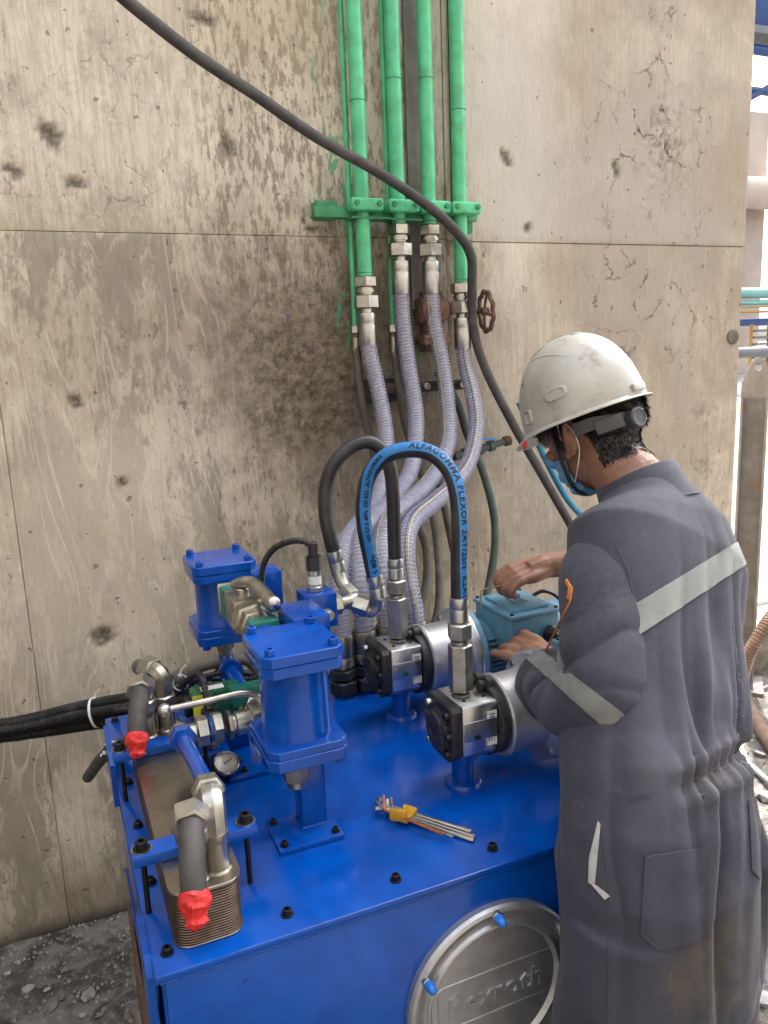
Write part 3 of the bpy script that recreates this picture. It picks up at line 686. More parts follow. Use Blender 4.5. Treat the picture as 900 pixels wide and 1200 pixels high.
sb = thing('strap_bracket', 'short rusty flat bracket with two bright bolts behind the clear hoses', 'bracket', (1.08, 2.2, 1.5))
obj('bar', B().box((1.09, 2.235, 1.515), (.31, .012, .032), bev=.001), 'rust_dark', sb)
obj('backing', B().box((.95, 2.255, 1.51), (.12, .022, .07), bev=.001), 'castiron', sb)
for x in (1.10, 1.225): obj('bolt', B().hexn((x, 2.229, 1.516), (x, 2.216, 1.516), .021), 'zinc', sb)
bv = thing('brass_cock', 'small grey plug valve with worn brass end on the wall near the cable', 'valve', (1.30, 2.2, 1.32))
obj('body', B().lathe((1.17, 2.185, 1.295), (.97, 0, .17), [(0, .014), (.03, .014), (.031, .018), (.05, .018), (.052, .014), (.07, .019), (.10, .019), (.105, .013), (.125, .013), (.126, .018), (.145, .018), (.148, .011), (.19, .011)], 16), 'green_hose', bv)
obj('end_nut', B().hexn((1.352, 2.185, 1.327), (1.375, 2.185, 1.331), .030), 'rust', bv)
obj('lever', B().box((1.27, 2.165, 1.345), (.075, .012, .006), rot=Matrix.Rotation(.12, 3, 'Y'), bev=.001), 'stripe_blue', bv)

# ---- conduits at the left
CD = [(-.6,1.98,.775),(-.237,2.0,.769),(-.144,2.0,.767),(-.067,1.98,.775),(.013,1.93,.795),(.111,1.87,.812),(.206,1.82,.824),(.318,1.80,.84),(.402,1.80,.84)]
cg = [(0, 0, .022), (.004, -.012, -.004), (.0, .01, -.026), (-.002, -.02, .010), (.004, .006, .005)]
cl = ['uppermost black corrugated conduit of the bundle on the left', 'front black corrugated conduit of the bundle on the left', 'lowest black corrugated conduit of the bundle on the left', 'black corrugated conduit bulging in the middle of the left bundle', 'rear black corrugated conduit inside the left bundle']
for i, (dx, dy, dz) in enumerate(cg):
    pts = [(x+dx, y+dy+.004*math.sin(3*i+x*9), z+dz+.005*math.sin(2*i+x*11)) for x, y, z in CD]
    o = obj('conduit', ribbed(B(), pts, .0135, .0056, .0013, 12), 'conduit'); single(o, cl[i], 'conduit', 'black corrugated conduits')
def tie(c, ax, r, lb, tail=(0, 0, 1)):
    c = V(c); u, v, d = basis(ax); t = thing('cable_tie', lb, 'cable tie', c, 'white cable ties')
    rg = [[c+d*w+(u*math.cos(a)+v*math.sin(a))*r for w in (-.003, .003)] for a in np.linspace(0, 2*PI, 25)]
    rg2 = [[c+d*w+(u*math.cos(a)+v*math.sin(a))*(r+.0012) for w in (-.003, .003)] for a in np.linspace(0, 2*PI, 25)]
    obj('band', B().strip(rg).strip(rg2), 'white_plastic', t, 80, recalc=False)
    h = c+V(tail).normalized()*r; obj('head', B().box(h, (.008, .007, .006), bev=.001), 'white_plastic', t)
    obj('tail', B().tube([h, h+V(tail).normalized()*.012+V((.004, 0, 0)), h+V(tail).normalized()*.022+V((.014, -.004, 0))], .0016, 6), 'white_plastic', t)
tie((.035, 1.92, .80), (.9, -.35, .2), .036, 'white cable tie round the black conduit bundle left of the tank')

# ================================================================== POWER UNIT
H = .85
tank = thing('oil_tank', 'large glossy blue oil tank carrying the pumps, filters and cooler', 'tank', (.67, 1.34, 0))
obj('top_plate', B().box((.5475, 1.345, H-.006), (.997, .83, .012), bev=.0024), 'blue', tank)
obj('front_panel', B().box((.547, .9385, .49), (.972, .007, .685), bev=.002), 'blue', tank)
obj('side_panel', B().box((.061, 1.345, .50), (.006, .80, .67), bev=.001), 'blue', tank)
obj('side_panel', B().box((1.030, 1.345, .49), (.006, .80, .68), bev=.001), 'blue', tank)
obj('rear_panel', B().box((.547, 1.745, .49), (.972, .007, .685), bev=.001), 'blue', tank)
obj('bottom_plate', B().box((.547, 1.345, .145), (.972, .80, .01)), 'blue_dark', tank)
for x, y in ((.085, .975), (1.0, .975), (.085, 1.71), (1.0, 1.71)): obj('leg', B().box((x, y, .07), (.06, .06, .14), bev=.002), 'rust_dark', tank)
obj('rusty_skirt', B().box((.052, 1.345, .27), (.006, .79, .26), bev=.001), 'rust', tank)
obj('front_rim', B().box((.547, .944, .829), (.968, .012, .014), bev=.003), 'blue', tank)
for y0, y1, z0, z1 in ((1.46, 1.60, .80, .905), (.955, 1.06, .70, .852)):
    o = obj('lug', B().prism([(y0, z0), (y1, z0), (y1, z1), (y0+.02, z1), (y0, z1-.02)], (.050, 0, 0), (0, 1, 0), (0, 0, 1), -.010, bev=0), 'blue', tank)
M_SCREW = proto('bolt', capscrew(.0062), 'bolt')
for x in (.070, .236, .404, .571, .738, .905, 1.02): place('bolt', M_SCREW, tank, (x, .969, H+.0002), (0, 0, x*9))
for y in (1.128, 1.292, 1.446, 1.60, 1.735): place('bolt', M_SCREW, tank, (.069, y, H+.0002), (0, 0, y*9))
for x in (.236, .404, .571, .738, .905, 1.02): place('bolt', M_SCREW, tank, (x, 1.735, H+.0002), (0, 0, x*7))
for y in (1.128, 1.292, 1.446, 1.60): place('bolt', M_SCREW, tank, (1.02, y, H+.0002), (0, 0, y*9))
# suction stubs welded on the top plate
for x, y in ((.566, 1.62), (.622, 1.62), (.680, 1.62), (.749, 1.62)):
    obj('stub', B().lathe((x, y, H-.001), (0, 0, 1), [(0, .030), (.003, .026), (.005, .021), (.012, .021)], 24), 'blue', tank)
for x, y in ((.625, 1.162), (.639, 1.464)):
    obj('pump_pedestal', B().lathe((x, y, H-.001), (0, 0, 1), [(0, .0345), (.006, .0335), (.009, .031), (.010, .020), (.050, .0195), (.052, .026), (.068, .027), (.078, .027)], 32), 'blue', tank)

for (ax_, ay_, bx_, by_) in ((.055, .9315, 1.04, .9315),):
    pts = [V((ax_+(bx_-ax_)*k/160, ay_+.0012, H-.0125+.0006*math.sin(k*1.9))) for k in range(161)]
    obj('weld_bead', B().tube(pts, lambda t, i: .0020+.0006*(i % 2), 6), 'blue', tank)
for zx in (.16, .38, .60):
    obj('side_stiffener', B().box((.0565, 1.345, zx+.1), (.004, .78, .02), bev=.001), 'blue', tank)
# round cleanout cover with cast lettering
cv = thing('cleanout_cover', 'round cast aluminium tank cover with raised lettering and blue capped bolts', 'cover', (.546, .935, .637))
cx, cz, Rr = .546, .637, .150
obj('rim', B().lathe((cx, .935, cz), (0, -1, 0), [(-.002, Rr), (.010, Rr), (.015, Rr-.003), (.017, Rr-.008), (.016, Rr-.014), (.012, Rr-.022), (.011, Rr-.028), (.015, Rr-.031), (.016, Rr-.034), (.009, Rr-.040), (.008, .0)], 96, cap=False), 'alu', cv, 30)
def round_poly(x0, z0, x1, z1, r):
    return [(x+r*math.cos(a), z+r*math.sin(a)) for x, z, s0 in ((x1-r, z1-r, 0), (x0+r, z1-r, PI/2), (x0+r, z0+r, PI), (x1-r, z0+r, 1.5*PI)) for a in np.linspace(s0, s0+PI/2, 5)]
# raised frame line round the word, clipped by the inner circle
fr_pts = []
for x, z in ((.648, .676), (.452, .676), (.446, .670), (.446, .606), (.452, .600), (.648, .600)): fr_pts.append(V((x, .9268, z)))
obj('frame_line', B().tube(resample(fr_pts, .006), .0017, 6), 'alu', cv)
tb = text_bm("Rexroth", .052, .0008, .0022, 1.02)
for v in tb.verts: v.co = V((.462+v.co.x*.98, .9262-v.co.z, .618+v.co.y))
obj('raised_lettering', tb, 'alu', cv, 30)
for k in range(6):
    a = R(30+60*k); x, z = cx+.1385*math.cos(a), cz+.1385*math.sin(a)
    obj('stud', B().lathe((x, .926, z), (0, -1, 0), [(0, .0085), (.012, .0085), (.013, .0075)], 18), 'zinc', cv)
    obj('bolt_cap', B().lathe((x, .914, z), (0, -1, 0), [(0, .0075), (.010, .0075), (.016, .0062), (.019, .0035), (.020, .0005)], 18), 'blue_cap', cv)

# ---- filters
def chamf(hx, hy, c): return [(-hx+c, -hy), (hx-c, -hy), (hx, -hy+c), (hx, hy-c), (hx-c, hy), (-hx+c, hy), (-hx, hy-c), (-hx, -hy+c)]
M_BS = proto('cap_bolt', capscrew(.0082, False), 'blue')
def oil_filter(x, y, z0, z1, lb, side):
    t = thing('oil_filter', lb, 'filter', (x, y, z0), 'blue tubular filter housings')
    obj('housing', B().lathe((x, y, z0+.02), (0, 0, 1), [(0, .0575), (.016, .0575), (.020, .0560), (z1-z0-.05, .0560), (z1-z0-.045, .0575), (z1-z0-.03, .0575)], 64), 'blue', t)
    c = obj('cap_plate', B().prism(chamf(.067, .073, .014), (x, y, z1-.018), (1, 0, 0), (0, 1, 0), .018, bev=.0015), 'blue', t)
    obj('head_flange', B().prism(chamf(.0655, .0715, .014), (x, y, z1-.037), (1, 0, 0), (0, 1, 0), .0182, bev=.0012), 'blue', t)
    obj('base_flange', B().prism(chamf(.067, .073, .014), (x, y, z0), (1, 0, 0), (0, 1, 0), .020, bev=.0015), 'blue', t)
    obj('base_flange', B().prism(chamf(.0655, .0715, .014), (x, y, z0+.0198), (1, 0, 0), (0, 1, 0), .014, bev=.0015), 'blue', t)
    for sx in (-1, 1):
        for sy in (-1, 1):
            place('cap_bolt', M_BS, c, (x+sx*.051, y+sy*.057, z1-.0018))
            obj('nut', B().hexn((x+sx*.051, y+sy*.057, z0+.001), (x+sx*.051, y+sy*.057, z0-.009), .016), 'blue', t)
    return t
f1 = oil_filter(.327, 1.180, .985, 1.176, 'nearer blue filter housing with square bolted cap standing over the tank front', 1)
obj('drain_fitting', B().hexn((.305, 1.130, .986), (.305, 1.130, .958), .036).lathe((.305, 1.130, .96), (0, 0, -1), [(0, .015), (.012, .015), (.016, .011)], 20), 'zinc_y', f1)
obj('post', B().box((.337, 1.163, .918), (.044, .040, .137), bev=.004), 'blue', f1)
bp = obj('base_plate', B().box((.318, 1.146, .855), (.108, .092, .009), bev=.001), 'blue', f1)
obj('weld_bead', B().tube([V((.337+sx*.0225, 1.163+sy*.0205, .8605)) for sx, sy in ((-1, -1), (1, -1), (1, 1), (-1, 1), (-1, -1))], .0022, 6), 'blue', f1)
for sx in (-1, 1):
    for sy in (-1, 1): place('bolt', proto('bolt', capscrew(.0050), 'bolt'), bp, (.318+sx*.043, 1.146+sy*.034, .8597))
obj('outlet_block', B().box((.385, 1.300, 1.150), (.066, .105, .062), bev=.003), 'blue', f1)
f2 = oil_filter(.312, 1.665, 1.032, 1.205, 'farther blue filter housing standing behind the steel ball valve', -1)
obj('drain_fitting', B().hexn((.305, 1.640, 1.033), (.305, 1.640, 1.008), .036).lathe((.305, 1.640, 1.01), (0, 0, -1), [(0, .016), (.03, .016)], 20), 'zinc_y', f2)
obj('outlet_block', B().box((.402, 1.640, 1.128), (.060, .080, .090), bev=.003), 'blue', f2)
bp = obj('base_plate', B().box((.295, 1.395, .855), (.108, .080, .009), bev=.001), 'blue', f2)
obj('post', B().box((.335, 1.41, .89), (.03, .03, .07), bev=.003), 'blue', f2)
for x, y in ((.270, 1.412), (.272, 1.372)): place('bolt', proto('bolt', capscrew(.0050), 'bolt'), bp, (x, y, .8597))
obj('outlet_pipe', B().tube(catmull([(.305, 1.640, .995), (.305, 1.63, .978), (.306, 1.60, .968), (.312, 1.44, .955)], .01), .0155, 20), 'blue', f2)
obj('pipe_flange', B().lathe((.306, 1.605, .969), (.03, -1, -.08), [(0, .026), (.010, .026)], 28), 'blue', f2)

# manifold cube with pressure sensor
mf = thing('manifold_block', 'small blue manifold cube with a pressure sensor standing on it', 'manifold', (.443, 1.40, 1.115))
obj('body', B().box((.443, 1.40, 1.146), (.062, .062, .066), bev=.002), 'blue', mf)
obj('link_block', B().box((.400, 1.39, 1.13), (.04, .05, .035), bev=.002), 'blue', mf)
tpn = obj('test_point', B().lathe((.452, 1.370, 1.140), (0, -1, 0), [(0, .011), (.006, .011), (.007, .0095), (.009, .011), (.016, .011), (.017, .0085), (.020, .008)], 20), 'zinc', mf)
for k in range(7): obj('chain_link', B().tube([V((.446+.0012*k+.0022*math.cos(a), 1.362+(.002*math.sin(a) if k % 2 else 0), 1.130-.0045*k+(.0032*math.sin(a)))) for a in np.linspace(0, 2*PI, 9)], .0006, 4, cap=False), 'chrome', tpn)
ss = thing('pressure_sensor', 'small pressure sensor with black knurled plug on top of the manifold cube', 'sensor', (.442, 1.40, 1.18))
obj('hex_body', B().hexn((.442, 1.40, 1.179), (.442, 1.40, 1.190), .027), 'zinc', ss)
obj('sleeve', B().cyl((.442, 1.40, 1.189), (.442, 1.40, 1.222), .0125, n=24, ch=.001), 'chrome', ss)
obj('label', B().lathe((.442, 1.40, 1.194), (0, 0, 1), [(0, .0127), (.016, .0127)], 24, cap=False), 'label_white', ss)
obj('plug', B().tube([V((.442, 1.40, 1.221+.001*i)) for i in range(28)], lambda t, i: .0145+.0006*(i % 2), 20), 'conduit', ss)
ut = obj('elbow', B().cyl((.442, 1.40, 1.245), (.442, 1.40, 1.275), .0095, n=16, ch=.001), 'rubber', ss)
o = obj('sensor_cable', ribbed(B(), [(.444, 1.402, 1.262), (.432, 1.41, 1.275), (.412, 1.43, 1.276), (.388, 1.47, 1.258), (.375, 1.52, 1.215), (.376, 1.56, 1.15), (.380, 1.57, 1.05), (.384, 1.60, .90), (.38, 1.70, .84)], .006, .0066, .0007, 12), 'conduit')
single(o, 'black corrugated sensor cable arching from the sensor down behind the filters', 'cable')
ut = thing('union_cross', 'bright steel hex unions joining the two arched hoses to the manifold cube', 'fitting', (.50, 1.40, 1.145))
obj('hex_nut', B().hexn((.474, 1.398, 1.146), (.492, 1.398, 1.146), .036, ph=.2), 'zinc', ut)
obj('neck', B().cyl((.490, 1.398, 1.146), (.512, 1.400, 1.146), .013, n=20), 'zinc', ut)
obj('body', B().sphere((.520, 1.405, 1.144), .0185, 16), 'zinc', ut)
obj('hex_nut', B().hexn((.521, 1.408, 1.148), (.514, 1.435, 1.160), .034), 'zinc', ut)
obj('hex_nut', B().hexn((.522, 1.400, 1.142), (.545, 1.378, 1.134), .036), 'zinc', ut)

# hydraulic arch hoses
def hyd_hose(pts, lb, elbow, stripe, zt):
    t = thing('hydraulic_hose', lb, 'hose', pts[-1], 'black arched hydraulic hoses')
    raw = resample(catmull(pts, .006), .005); fr = frame_path(raw)
    obj('tube', B().tube([f[0] for f in fr], .0142, 30, frames=fr), 'rubber', t, 80)
    p, u, v, d = fr[0]
    obj('ferrule', B().lathe(p+d*.004, -d, [(0, .0160), (.004, .0168), (.022, .0168), (.024, .0158), (.027, .0168), (.046, .0168), (.049, .0135)], 28), 'chrome', t)
    obj('bent_tube', B().tube(catmull(elbow, .006), lambda q, i: .0128+.0012*(1-q), 22), 'zinc', t)
    x, y = pts[-1][0], pts[-1][1]
    obj('ferrule', B().lathe((x, y, zt+.047), (0, 0, -1), [(0, .0155), (.004, .0168), (.018, .0168), (.020, .0158), (.023, .0168), (.042, .0168), (.045, .0135), (.048, .0125)], 28), 'chrome', t)
    obj('hex_nut', B().hexn((x, y, zt+.001), (x, y, zt-.028), .038, ph=.3), 'zinc', t)
    obj('neck', B().lathe((x, y, zt-.027), (0, 0, -1), [(0, .012), (.003, .012), (.004, .0165), (.010, .0165), (.011, .013), (.014, .013)], 20), 'zinc', t)
    obj('long_adaptor', B().hexn((x, y, zt-.038), (x, y, zt-.125), .0375, ph=.1), 'zinc', t)
    obj('hex_nut', B().hexn((x, y, zt-.127), (x, y, 1.021), .034, ph=.5), 'zinc', t)
    if stripe:
        rows = []; nf = []
        for ii, (p, u, v, d) in enumerate(fr):
            tt = ii/(len(fr)-1); cdir = (V((0, 0, 1.62))-p).normalized(); rgt_ = V((.92, -.39, 0))
            k1 = .30+.62*max(0, (tt-.55)/.45)**.6 if tt > .55 else .30
            sv = cdir*(1-.35*max(0, tt-.4))+rgt_*k1+V((0, 0, .55))*math.sin(PI*min(1, tt*1.05))
            s_ = sv-d*sv.dot(d); s_.normalize(); q = d.cross(s_); nf.append((p, s_, q, d))
            rows.append([p+(s_*math.cos(a)+q*math.sin(a))*.0144 for a in np.linspace(-.78, .70, 11)])
        obj('blue_stripe', B().strip(rows), 'stripe_blue', t, 80, recalc=False)
        Lm = [0]
        for a, b_ in zip(nf, nf[1:]): Lm.append(Lm[-1]+(b_[0]-a[0]).length)
        def wrap(txt, size, start, flip, off=0.):
            bm = text_bm(txt, size, .0004, 0, 1.12)
            bmesh.ops.triangulate(bm, faces=bm.faces)
            for _ in range(3):
                le = [e for e in bm.edges if e.calc_length() > .0022]
                if le: bmesh.ops.subdivide_edges(bm, edges=le, cuts=1)
            bmesh.ops.triangulate(bm, faces=bm.faces)
            for vv in bm.verts:
                s0 = start+vv.co.x*flip; s0 = max(0, min(Lm[-1]-1e-4, s0)); j = min(len(Lm)-2, int(np.searchsorted(Lm, s0))-1 if s0 > 0 else 0); j = max(j, 0)
                f = (s0-Lm[j])/(Lm[j+1]-Lm[j]); p = nf[j][0].lerp(nf[j+1][0], f); s_ = nf[j][1].lerp(nf[j+1][1], f); q = nf[j][2].lerp(nf[j+1][2], f)
                a = -(vv.co.y-size*.36+off)/.0144
                vv.co = p+(s_*math.cos(a)+q*math.sin(a))*.01475
            obj('printed_lettering', bm, 'black_print', t, 80, recalc=False)
        LT = Lm[-1]
        wrap("ALFAGOMMA FLEXOR 2AT/2SN  R2AT  1/2", .0165, LT*.50, 1)
        wrap("5 MPa", .0160, .010, 1)
        wrap("WP 27.5 MPa  EN 853  ALFAGOMMA", .0105, .085, 1)
    return t
HB = [(.549,1.362,1.200),(.543,1.36,1.232),(.525,1.34,1.305),(.522,1.33,1.357),(.528,1.31,1.408),(.55,1.28,1.443),(.581,1.25,1.454),(.608,1.22,1.448),(.625,1.19,1.423),(.630,1.17,1.384),(.629,1.162,1.324),(.626,1.162,1.262),(.625,1.162,1.190)]
HA = [(.504,1.46,1.235),(.497,1.46,1.268),(.494,1.47,1.316),(.502,1.48,1.365),(.52,1.48,1.407),(.557,1.48,1.438),(.596,1.475,1.447),(.625,1.47,1.424),(.638,1.467,1.384),(.640,1.464,1.317),(.639,1.464,1.245),(.639,1.464,1.185)]
hyd_hose(HB, 'arched black hydraulic hose with blue printed stripe down to the nearer pump', [(.547,1.361,1.20),(.553,1.361,1.172),(.557,1.370,1.145),(.550,1.376,1.128),(.536,1.385,1.128)], True, 1.155)
hyd_hose(HA, 'plain black arched hydraulic hose behind the striped one, down to the farther pump', [(.503,1.46,1.235),(.507,1.459,1.205),(.512,1.452,1.18),(.516,1.437,1.163)], False, 1.155)

# ---- pumps with bell housings and motors
ZC = .968
def pump_set(y, lb_p, lb_m, near):
    X0 = .572
    t = thing('gear_pump', lb_p, 'pump', (X0, y, ZC), 'gear pumps')
    def poly(hx, hz, c, c2): return [(-hx+c, -hz), (hx-c, -hz), (hx, -hz+c), (hx, hz-c2), (hx-c2, hz), (-hx+c2, hz), (-hx, hz-c2), (-hx, -hz+c)]
    # u = -Y (towards the camera), v = Z, depth along u x v = -X ... build from right to left
    obj('end_cover', B().prism(poly(.048, .053, .018, .008), (X0+.030, y, ZC), (0, -1, 0), (0, 0, 1), .022, bev=.003), 'castiron', t)
    obj('cover_boss', B().lathe((X0+.012, y, ZC), (-1, 0, 0), [(0, .041), (.006, .041), (.012, .033), (.016, .031), (.018, .027), (.018, .015), (.016, .013)], 8, ph=.2), 'castiron', t, 25)
    obj('cover_rib', B().box((X0+.004, y, ZC+.012), (.014, .080, .018), bev=.004).box((X0+.004, y, ZC-.02), (.012, .055, .03), bev=.004), 'castiron', t)
    for sy, sz in ((-.034, .036), (.034, .036), (-.034, -.036), (.034, -.036), (-.040, 0), (-.026, .012)):
        obj('cover_bolt', B().lathe((X0+.012, y+sy, ZC+sz), (-1, 0, 0), [(0, .0072), (.010, .0072), (.012, .006), (.012, .004), (.007, .0038)], 16), 'bolt' if sy < -.03 else 'chrome', t)
    obj('body', B().prism(poly(.0475, .052, .014, .002), (X0+.098, y, ZC), (0, -1, 0), (0, 0, 1), .068, bev=.0008), 'alu_block', t)
    obj('side_rib', B().box((X0+.064, y-.0475, ZC+.004), (.066, .003, .036), bev=.001), 'alu_block', t)
    for a, b_ in ((.045, .02), (.085, .018), (.045, -.024), (.085, -.022)):
        obj('port_screw', B().cyl((X0+a, y+b_, ZC+.052), (X0+a, y+b_, ZC+.0535), .0035, n=10), 'bolt', t)
    # front (motor side) black flange with bolted ear
    ear = [(.068*math.cos(a), .064*math.sin(a)) for a in np.linspace(0, 2*PI, 33)[:-1]]
    obj('mounting_flange', B().prism(ear, (X0+.116, y, ZC), (0, -1, 0), (0, 0, 1), .017, bev=.002), 'castiron', t)
    for sy, sz in ((-.0, .062), (.0, -.060), (.036, .056)):
        obj('flange_bolt', B().cyl((X0+.100, y+sy, ZC+sz), (X0+.088, y+sy, ZC+sz), .0095, n=18, ch=.001).cyl((X0+.116, y+sy, ZC+sz), (X0+.100, y+sy, ZC+sz), .0150, n=20, ch=.002), 'castiron', t)
    st = obj('sticker', B().box((X0+.087, y-.0482, ZC+.003), (.019, .0009, .064)), 'label_white', t)
    # printed lines and figures on the sticker
    bars = B(); rr = random.Random(3)
    for k in range(5): bars.box((X0+.087, y-.0488, ZC+.010+k*.0048), (.013*rr.uniform(.6, 1), .0004, .0018))
    obj('printed_lines', bars, 'black_print', st)
    tb = text_bm("311", .0125, .0003, 0)
    for v in tb.verts: v.co = V((X0+.0775+v.co.x*.85, y-.0489, ZC-.020+v.co.y))
    obj('printed_figures', tb, 'black_print', st)
    if not near: obj('green_mark', B().box((X0+.060, y-.0493, ZC-.004), (.012, .0006, .008)), 'coil_green', t)
    else: obj('dark_mark', B().box((X0+.058, y-.0493, ZC-.008), (.012, .0006, .008)), 'black_print', t)
    m = thing('electric_motor', lb_m, 'motor', (.70, y, ZC), 'electric motors')
    x1 = X0+.1165
    o = obj('bell_housing', B().lathe((x1, y, ZC), (1, 0, 0), [(0, .050), (0, .072), (.003, .0755), (.009, .0755), (.010, .0715), (.066, .0735), (.076, .0745), (.081, .084), (.084, .098), (.086, .100), (.096, .100), (.096, .05)], 72), 'alu', m, 30)
    for k in range(4):
        a = R(45+90*k); yy, zz = y+.088*math.cos(a), ZC+.088*math.sin(a)
        obj('flange_bolt', B().hexn((x1+.086, yy, zz), (x1+.078, yy, zz), .014), 'zinc', m)
    x2 = x1+.0965
    obj('machined_ring', B().lathe((x2, y, ZC), (1, 0, 0), [(0, .094), (0, .1005), (.005, .1015), (.007, .1005), (.007, .09)], 72), 'alu_block', m)
    obj('motor_flange', B().lathe((x2+.0075, y, ZC), (1, 0, 0), [(0, .05), (0, .1005), (.012, .1005), (.015, .096), (.022, .083), (.03, .074), (.03, .05)], 72), 'motor_blue', m)
    obj('frame', B().lathe((x2+.03, y, ZC), (1, 0, 0), [(0, .066), (.19, .066)], 48), 'motor_blue', m)
    fb_ = B()
    for k in range(44):
        a = 2*PI*k/44; c_, s_ = math.cos(a), math.sin(a)
        if s_ > .55 and c_ < .45: continue
        fb_.box((x2+.125, y+.072*c_, ZC+.072*s_), (.18, .014, .0028), rot=Matrix.Rotation(a, 3, 'X'), bev=0)
    obj('cooling_fins', fb_, 'motor_blue', m)
    obj('fan_cowl', B().lathe((x2+.220, y, ZC), (1, 0, 0), [(0, .078), (.045, .077), (.056, .066), (.058, .02)], 48), 'motor_blue', m)
    # terminal box
    bx, by = .902, y-.048
    tbx = obj('terminal_box', B().box((bx, by, ZC+.052), (.118, .150, .094), bev=.004), 'motor_blue', m)
    obj('lid', B().box((bx, by, ZC+.103), (.128, .160, .010), bev=.004).box((bx, by, ZC+.110), (.092, .120, .010), bev=.005), 'motor_blue', tbx)
    lb_ = B()
    for k in range(3): lb_.box((bx-.012+k*.012, by-.005, ZC+.1155), (.006, .04, .0012))
    obj('embossed_mark', lb_, 'motor_blue', tbx)
    for sx in (-.055, .055):
        for sy in (-.071, .071): obj('lid_screw', B().cyl((bx+sx, by+sy, ZC+.107), (bx+sx, by+sy, ZC+.111), .0042, n=12), 'bolt', tbx)
    obj('knockout', B().lathe((bx-.020, by-.0745, ZC+.052), (0, -1, 0), [(0, .021), (.002, .021), (.0022, .019), (.001, .0185)], 28), 'motor_blue', tbx)
    obj('gland_nut', B().lathe((bx+.034, by-.0745, ZC+.055), (.25, -1, -.05), [(0, .0175), (.008, .0175), (.010, .0155), (.016, .0155), (.018, .013)], 24), 'rubber', tbx)
    return m
pump_set(1.162, 'nearer silver gear pump with black cast cover on the tank edge', 'nearer motor with grey bell housing, half covered by the sleeve', True)
pump_set(1.464, 'farther silver gear pump standing behind, with green mark on its side', 'farther light blue motor with terminal box under the fitter hands', False)
g0 = V((.940, 1.325, ZC+.055))
o = obj('motor_cable', ribbed(B(), [(.938, 1.338, ZC+.055), (.944, 1.318, ZC+.052), (.957, 1.285, ZC+.038), (.976, 1.25, ZC+.012), (1.00, 1.22, ZC-.03), (1.04, 1.20, ZC-.08), (1.10, 1.20, .872), (1.2, 1.3, .865)], .0075, .0118, .0016, 14), 'conduit'); single(o, 'black ribbed motor cable leaving the blue terminal box', 'cable')
o = obj('terminal_wire', B().tube(catmull([(.962, 1.44, 1.075), (.985, 1.43, 1.085), (1.01, 1.41, 1.07), (1.02, 1.38, 1.03), (1.03, 1.36, .99)], .006), .0045, 8), 'rubber'); single(o, 'thin black wire looping behind the blue terminal box', 'wire')
rf = thing('black_pad', 'black round pad on the tank under the near motor', 'mount', (.84, 1.13, .85))  # low round black pad below the near motor
obj('pad', B().lathe((.865, 1.10, .8505), (0, 0, 1), [(0, .030), (.012, .030), (.016, .024), (.02, .024)], 24), 'rubber', rf)

# ---- ball valves
v1 = thing('ball_valve', 'upper steel ball valve with thick bent handle between the two filters', 'valve', (.318, 1.43, 1.14), 'steel ball valves')
ax = V((0, -1, 0)); zx, xx = 1.138, .318
obj('hex_nut', B().hexn((xx, 1.598, zx), (xx, 1.578, zx), .046), 'zinc', v1)
obj('flange_plate', B().box((xx, 1.571, zx), (.062, .010, .070), bev=.002), 'zinc', v1)
obj('green_flange', B().box((xx, 1.548, zx), (.058, .036, .062), bev=.003), 'flange_green', v1)
obj('flange_plate', B().box((xx, 1.524, zx), (.052, .010, .064), bev=.002), 'zinc_y', v1)
obj('body', B().box((xx, 1.475, zx), (.060, .088, .066), bev=.007).hexn((xx, 1.435, zx), (xx, 1.395, zx), .066, ph=.2).hexn((xx, 1.398, zx), (xx, 1.372, zx), .054, ph=.1).lathe((xx, 1.375, zx), (0, -1, 0), [(0, .024), (.02, .024)], 24), 'zinc_y', v1)
obj('green_flange', B().box((xx+.002, 1.335, zx), (.054, .034, .050), bev=.003), 'flange_green', v1)
obj('spigot', B().cyl((xx, 1.32, zx-.002), (xx, 1.245, zx-.002), .022, n=24), 'blue', v1)
obj('stem', B().cyl((xx, 1.480, zx+.03), (xx, 1.480, zx+.046), .014, n=20, ch=.002), 'zinc_y', v1)
hd = obj('handle', B().tube(catmull([(xx-.01, 1.495, zx+.048), (xx+.002, 1.475, zx+.058), (xx+.016, 1.455, zx+.060), (xx+.022, 1.40, zx+.054), (xx+.024, 1.345, zx+.050)], .006), lambda t_, i: .0115, 16), 'zinc', v1)
obj('knob', B().sphere((xx+.024, 1.340, zx+.050), .0140, 16), 'chrome', hd)
v2 = thing('ball_valve', 'lower steel ball valve with long thin ball-ended lever beside the near filter', 'valve', (.25, 1.30, .99), 'steel ball valves')
yy, zz = 1.30, .993
obj('body', B().box((.300, yy, zz), (.050, .052, .050), bev=.006).lathe((.278, yy, zz), (-1, 0, 0), [(0, .021), (.028, .021), (.030, .017), (.036, .017)], 24), 'zinc', v2)
obj('hex_nut', B().hexn((.243, yy, zz), (.234, yy, zz), .044).hexn((.227, yy, zz), (.207, yy, zz), .050, ph=.3), 'zinc_y', v2)
obj('blue_ring', B().lathe((.2075, yy, zz), (-1, 0, 0), [(0, .023), (.005, .023)], 24), 'blue', v2)
obj('hex_nut', B().hexn((.202, yy, zz), (.180, yy, zz), .046, ph=.1), 'zinc', v2)
obj('tee', B().lathe((.182, yy, zz), (-1, 0, 0), [(0, .016), (.03, .015)], 20).sphere((.154, yy, zz), .021, 16, (1, 1, 1.1)), 'zinc', v2)
obj('stem', B().cyl((.300, yy, zz+.024), (.300, yy, zz+.040), .012, n=18, ch=.002), 'zinc_y', v2)
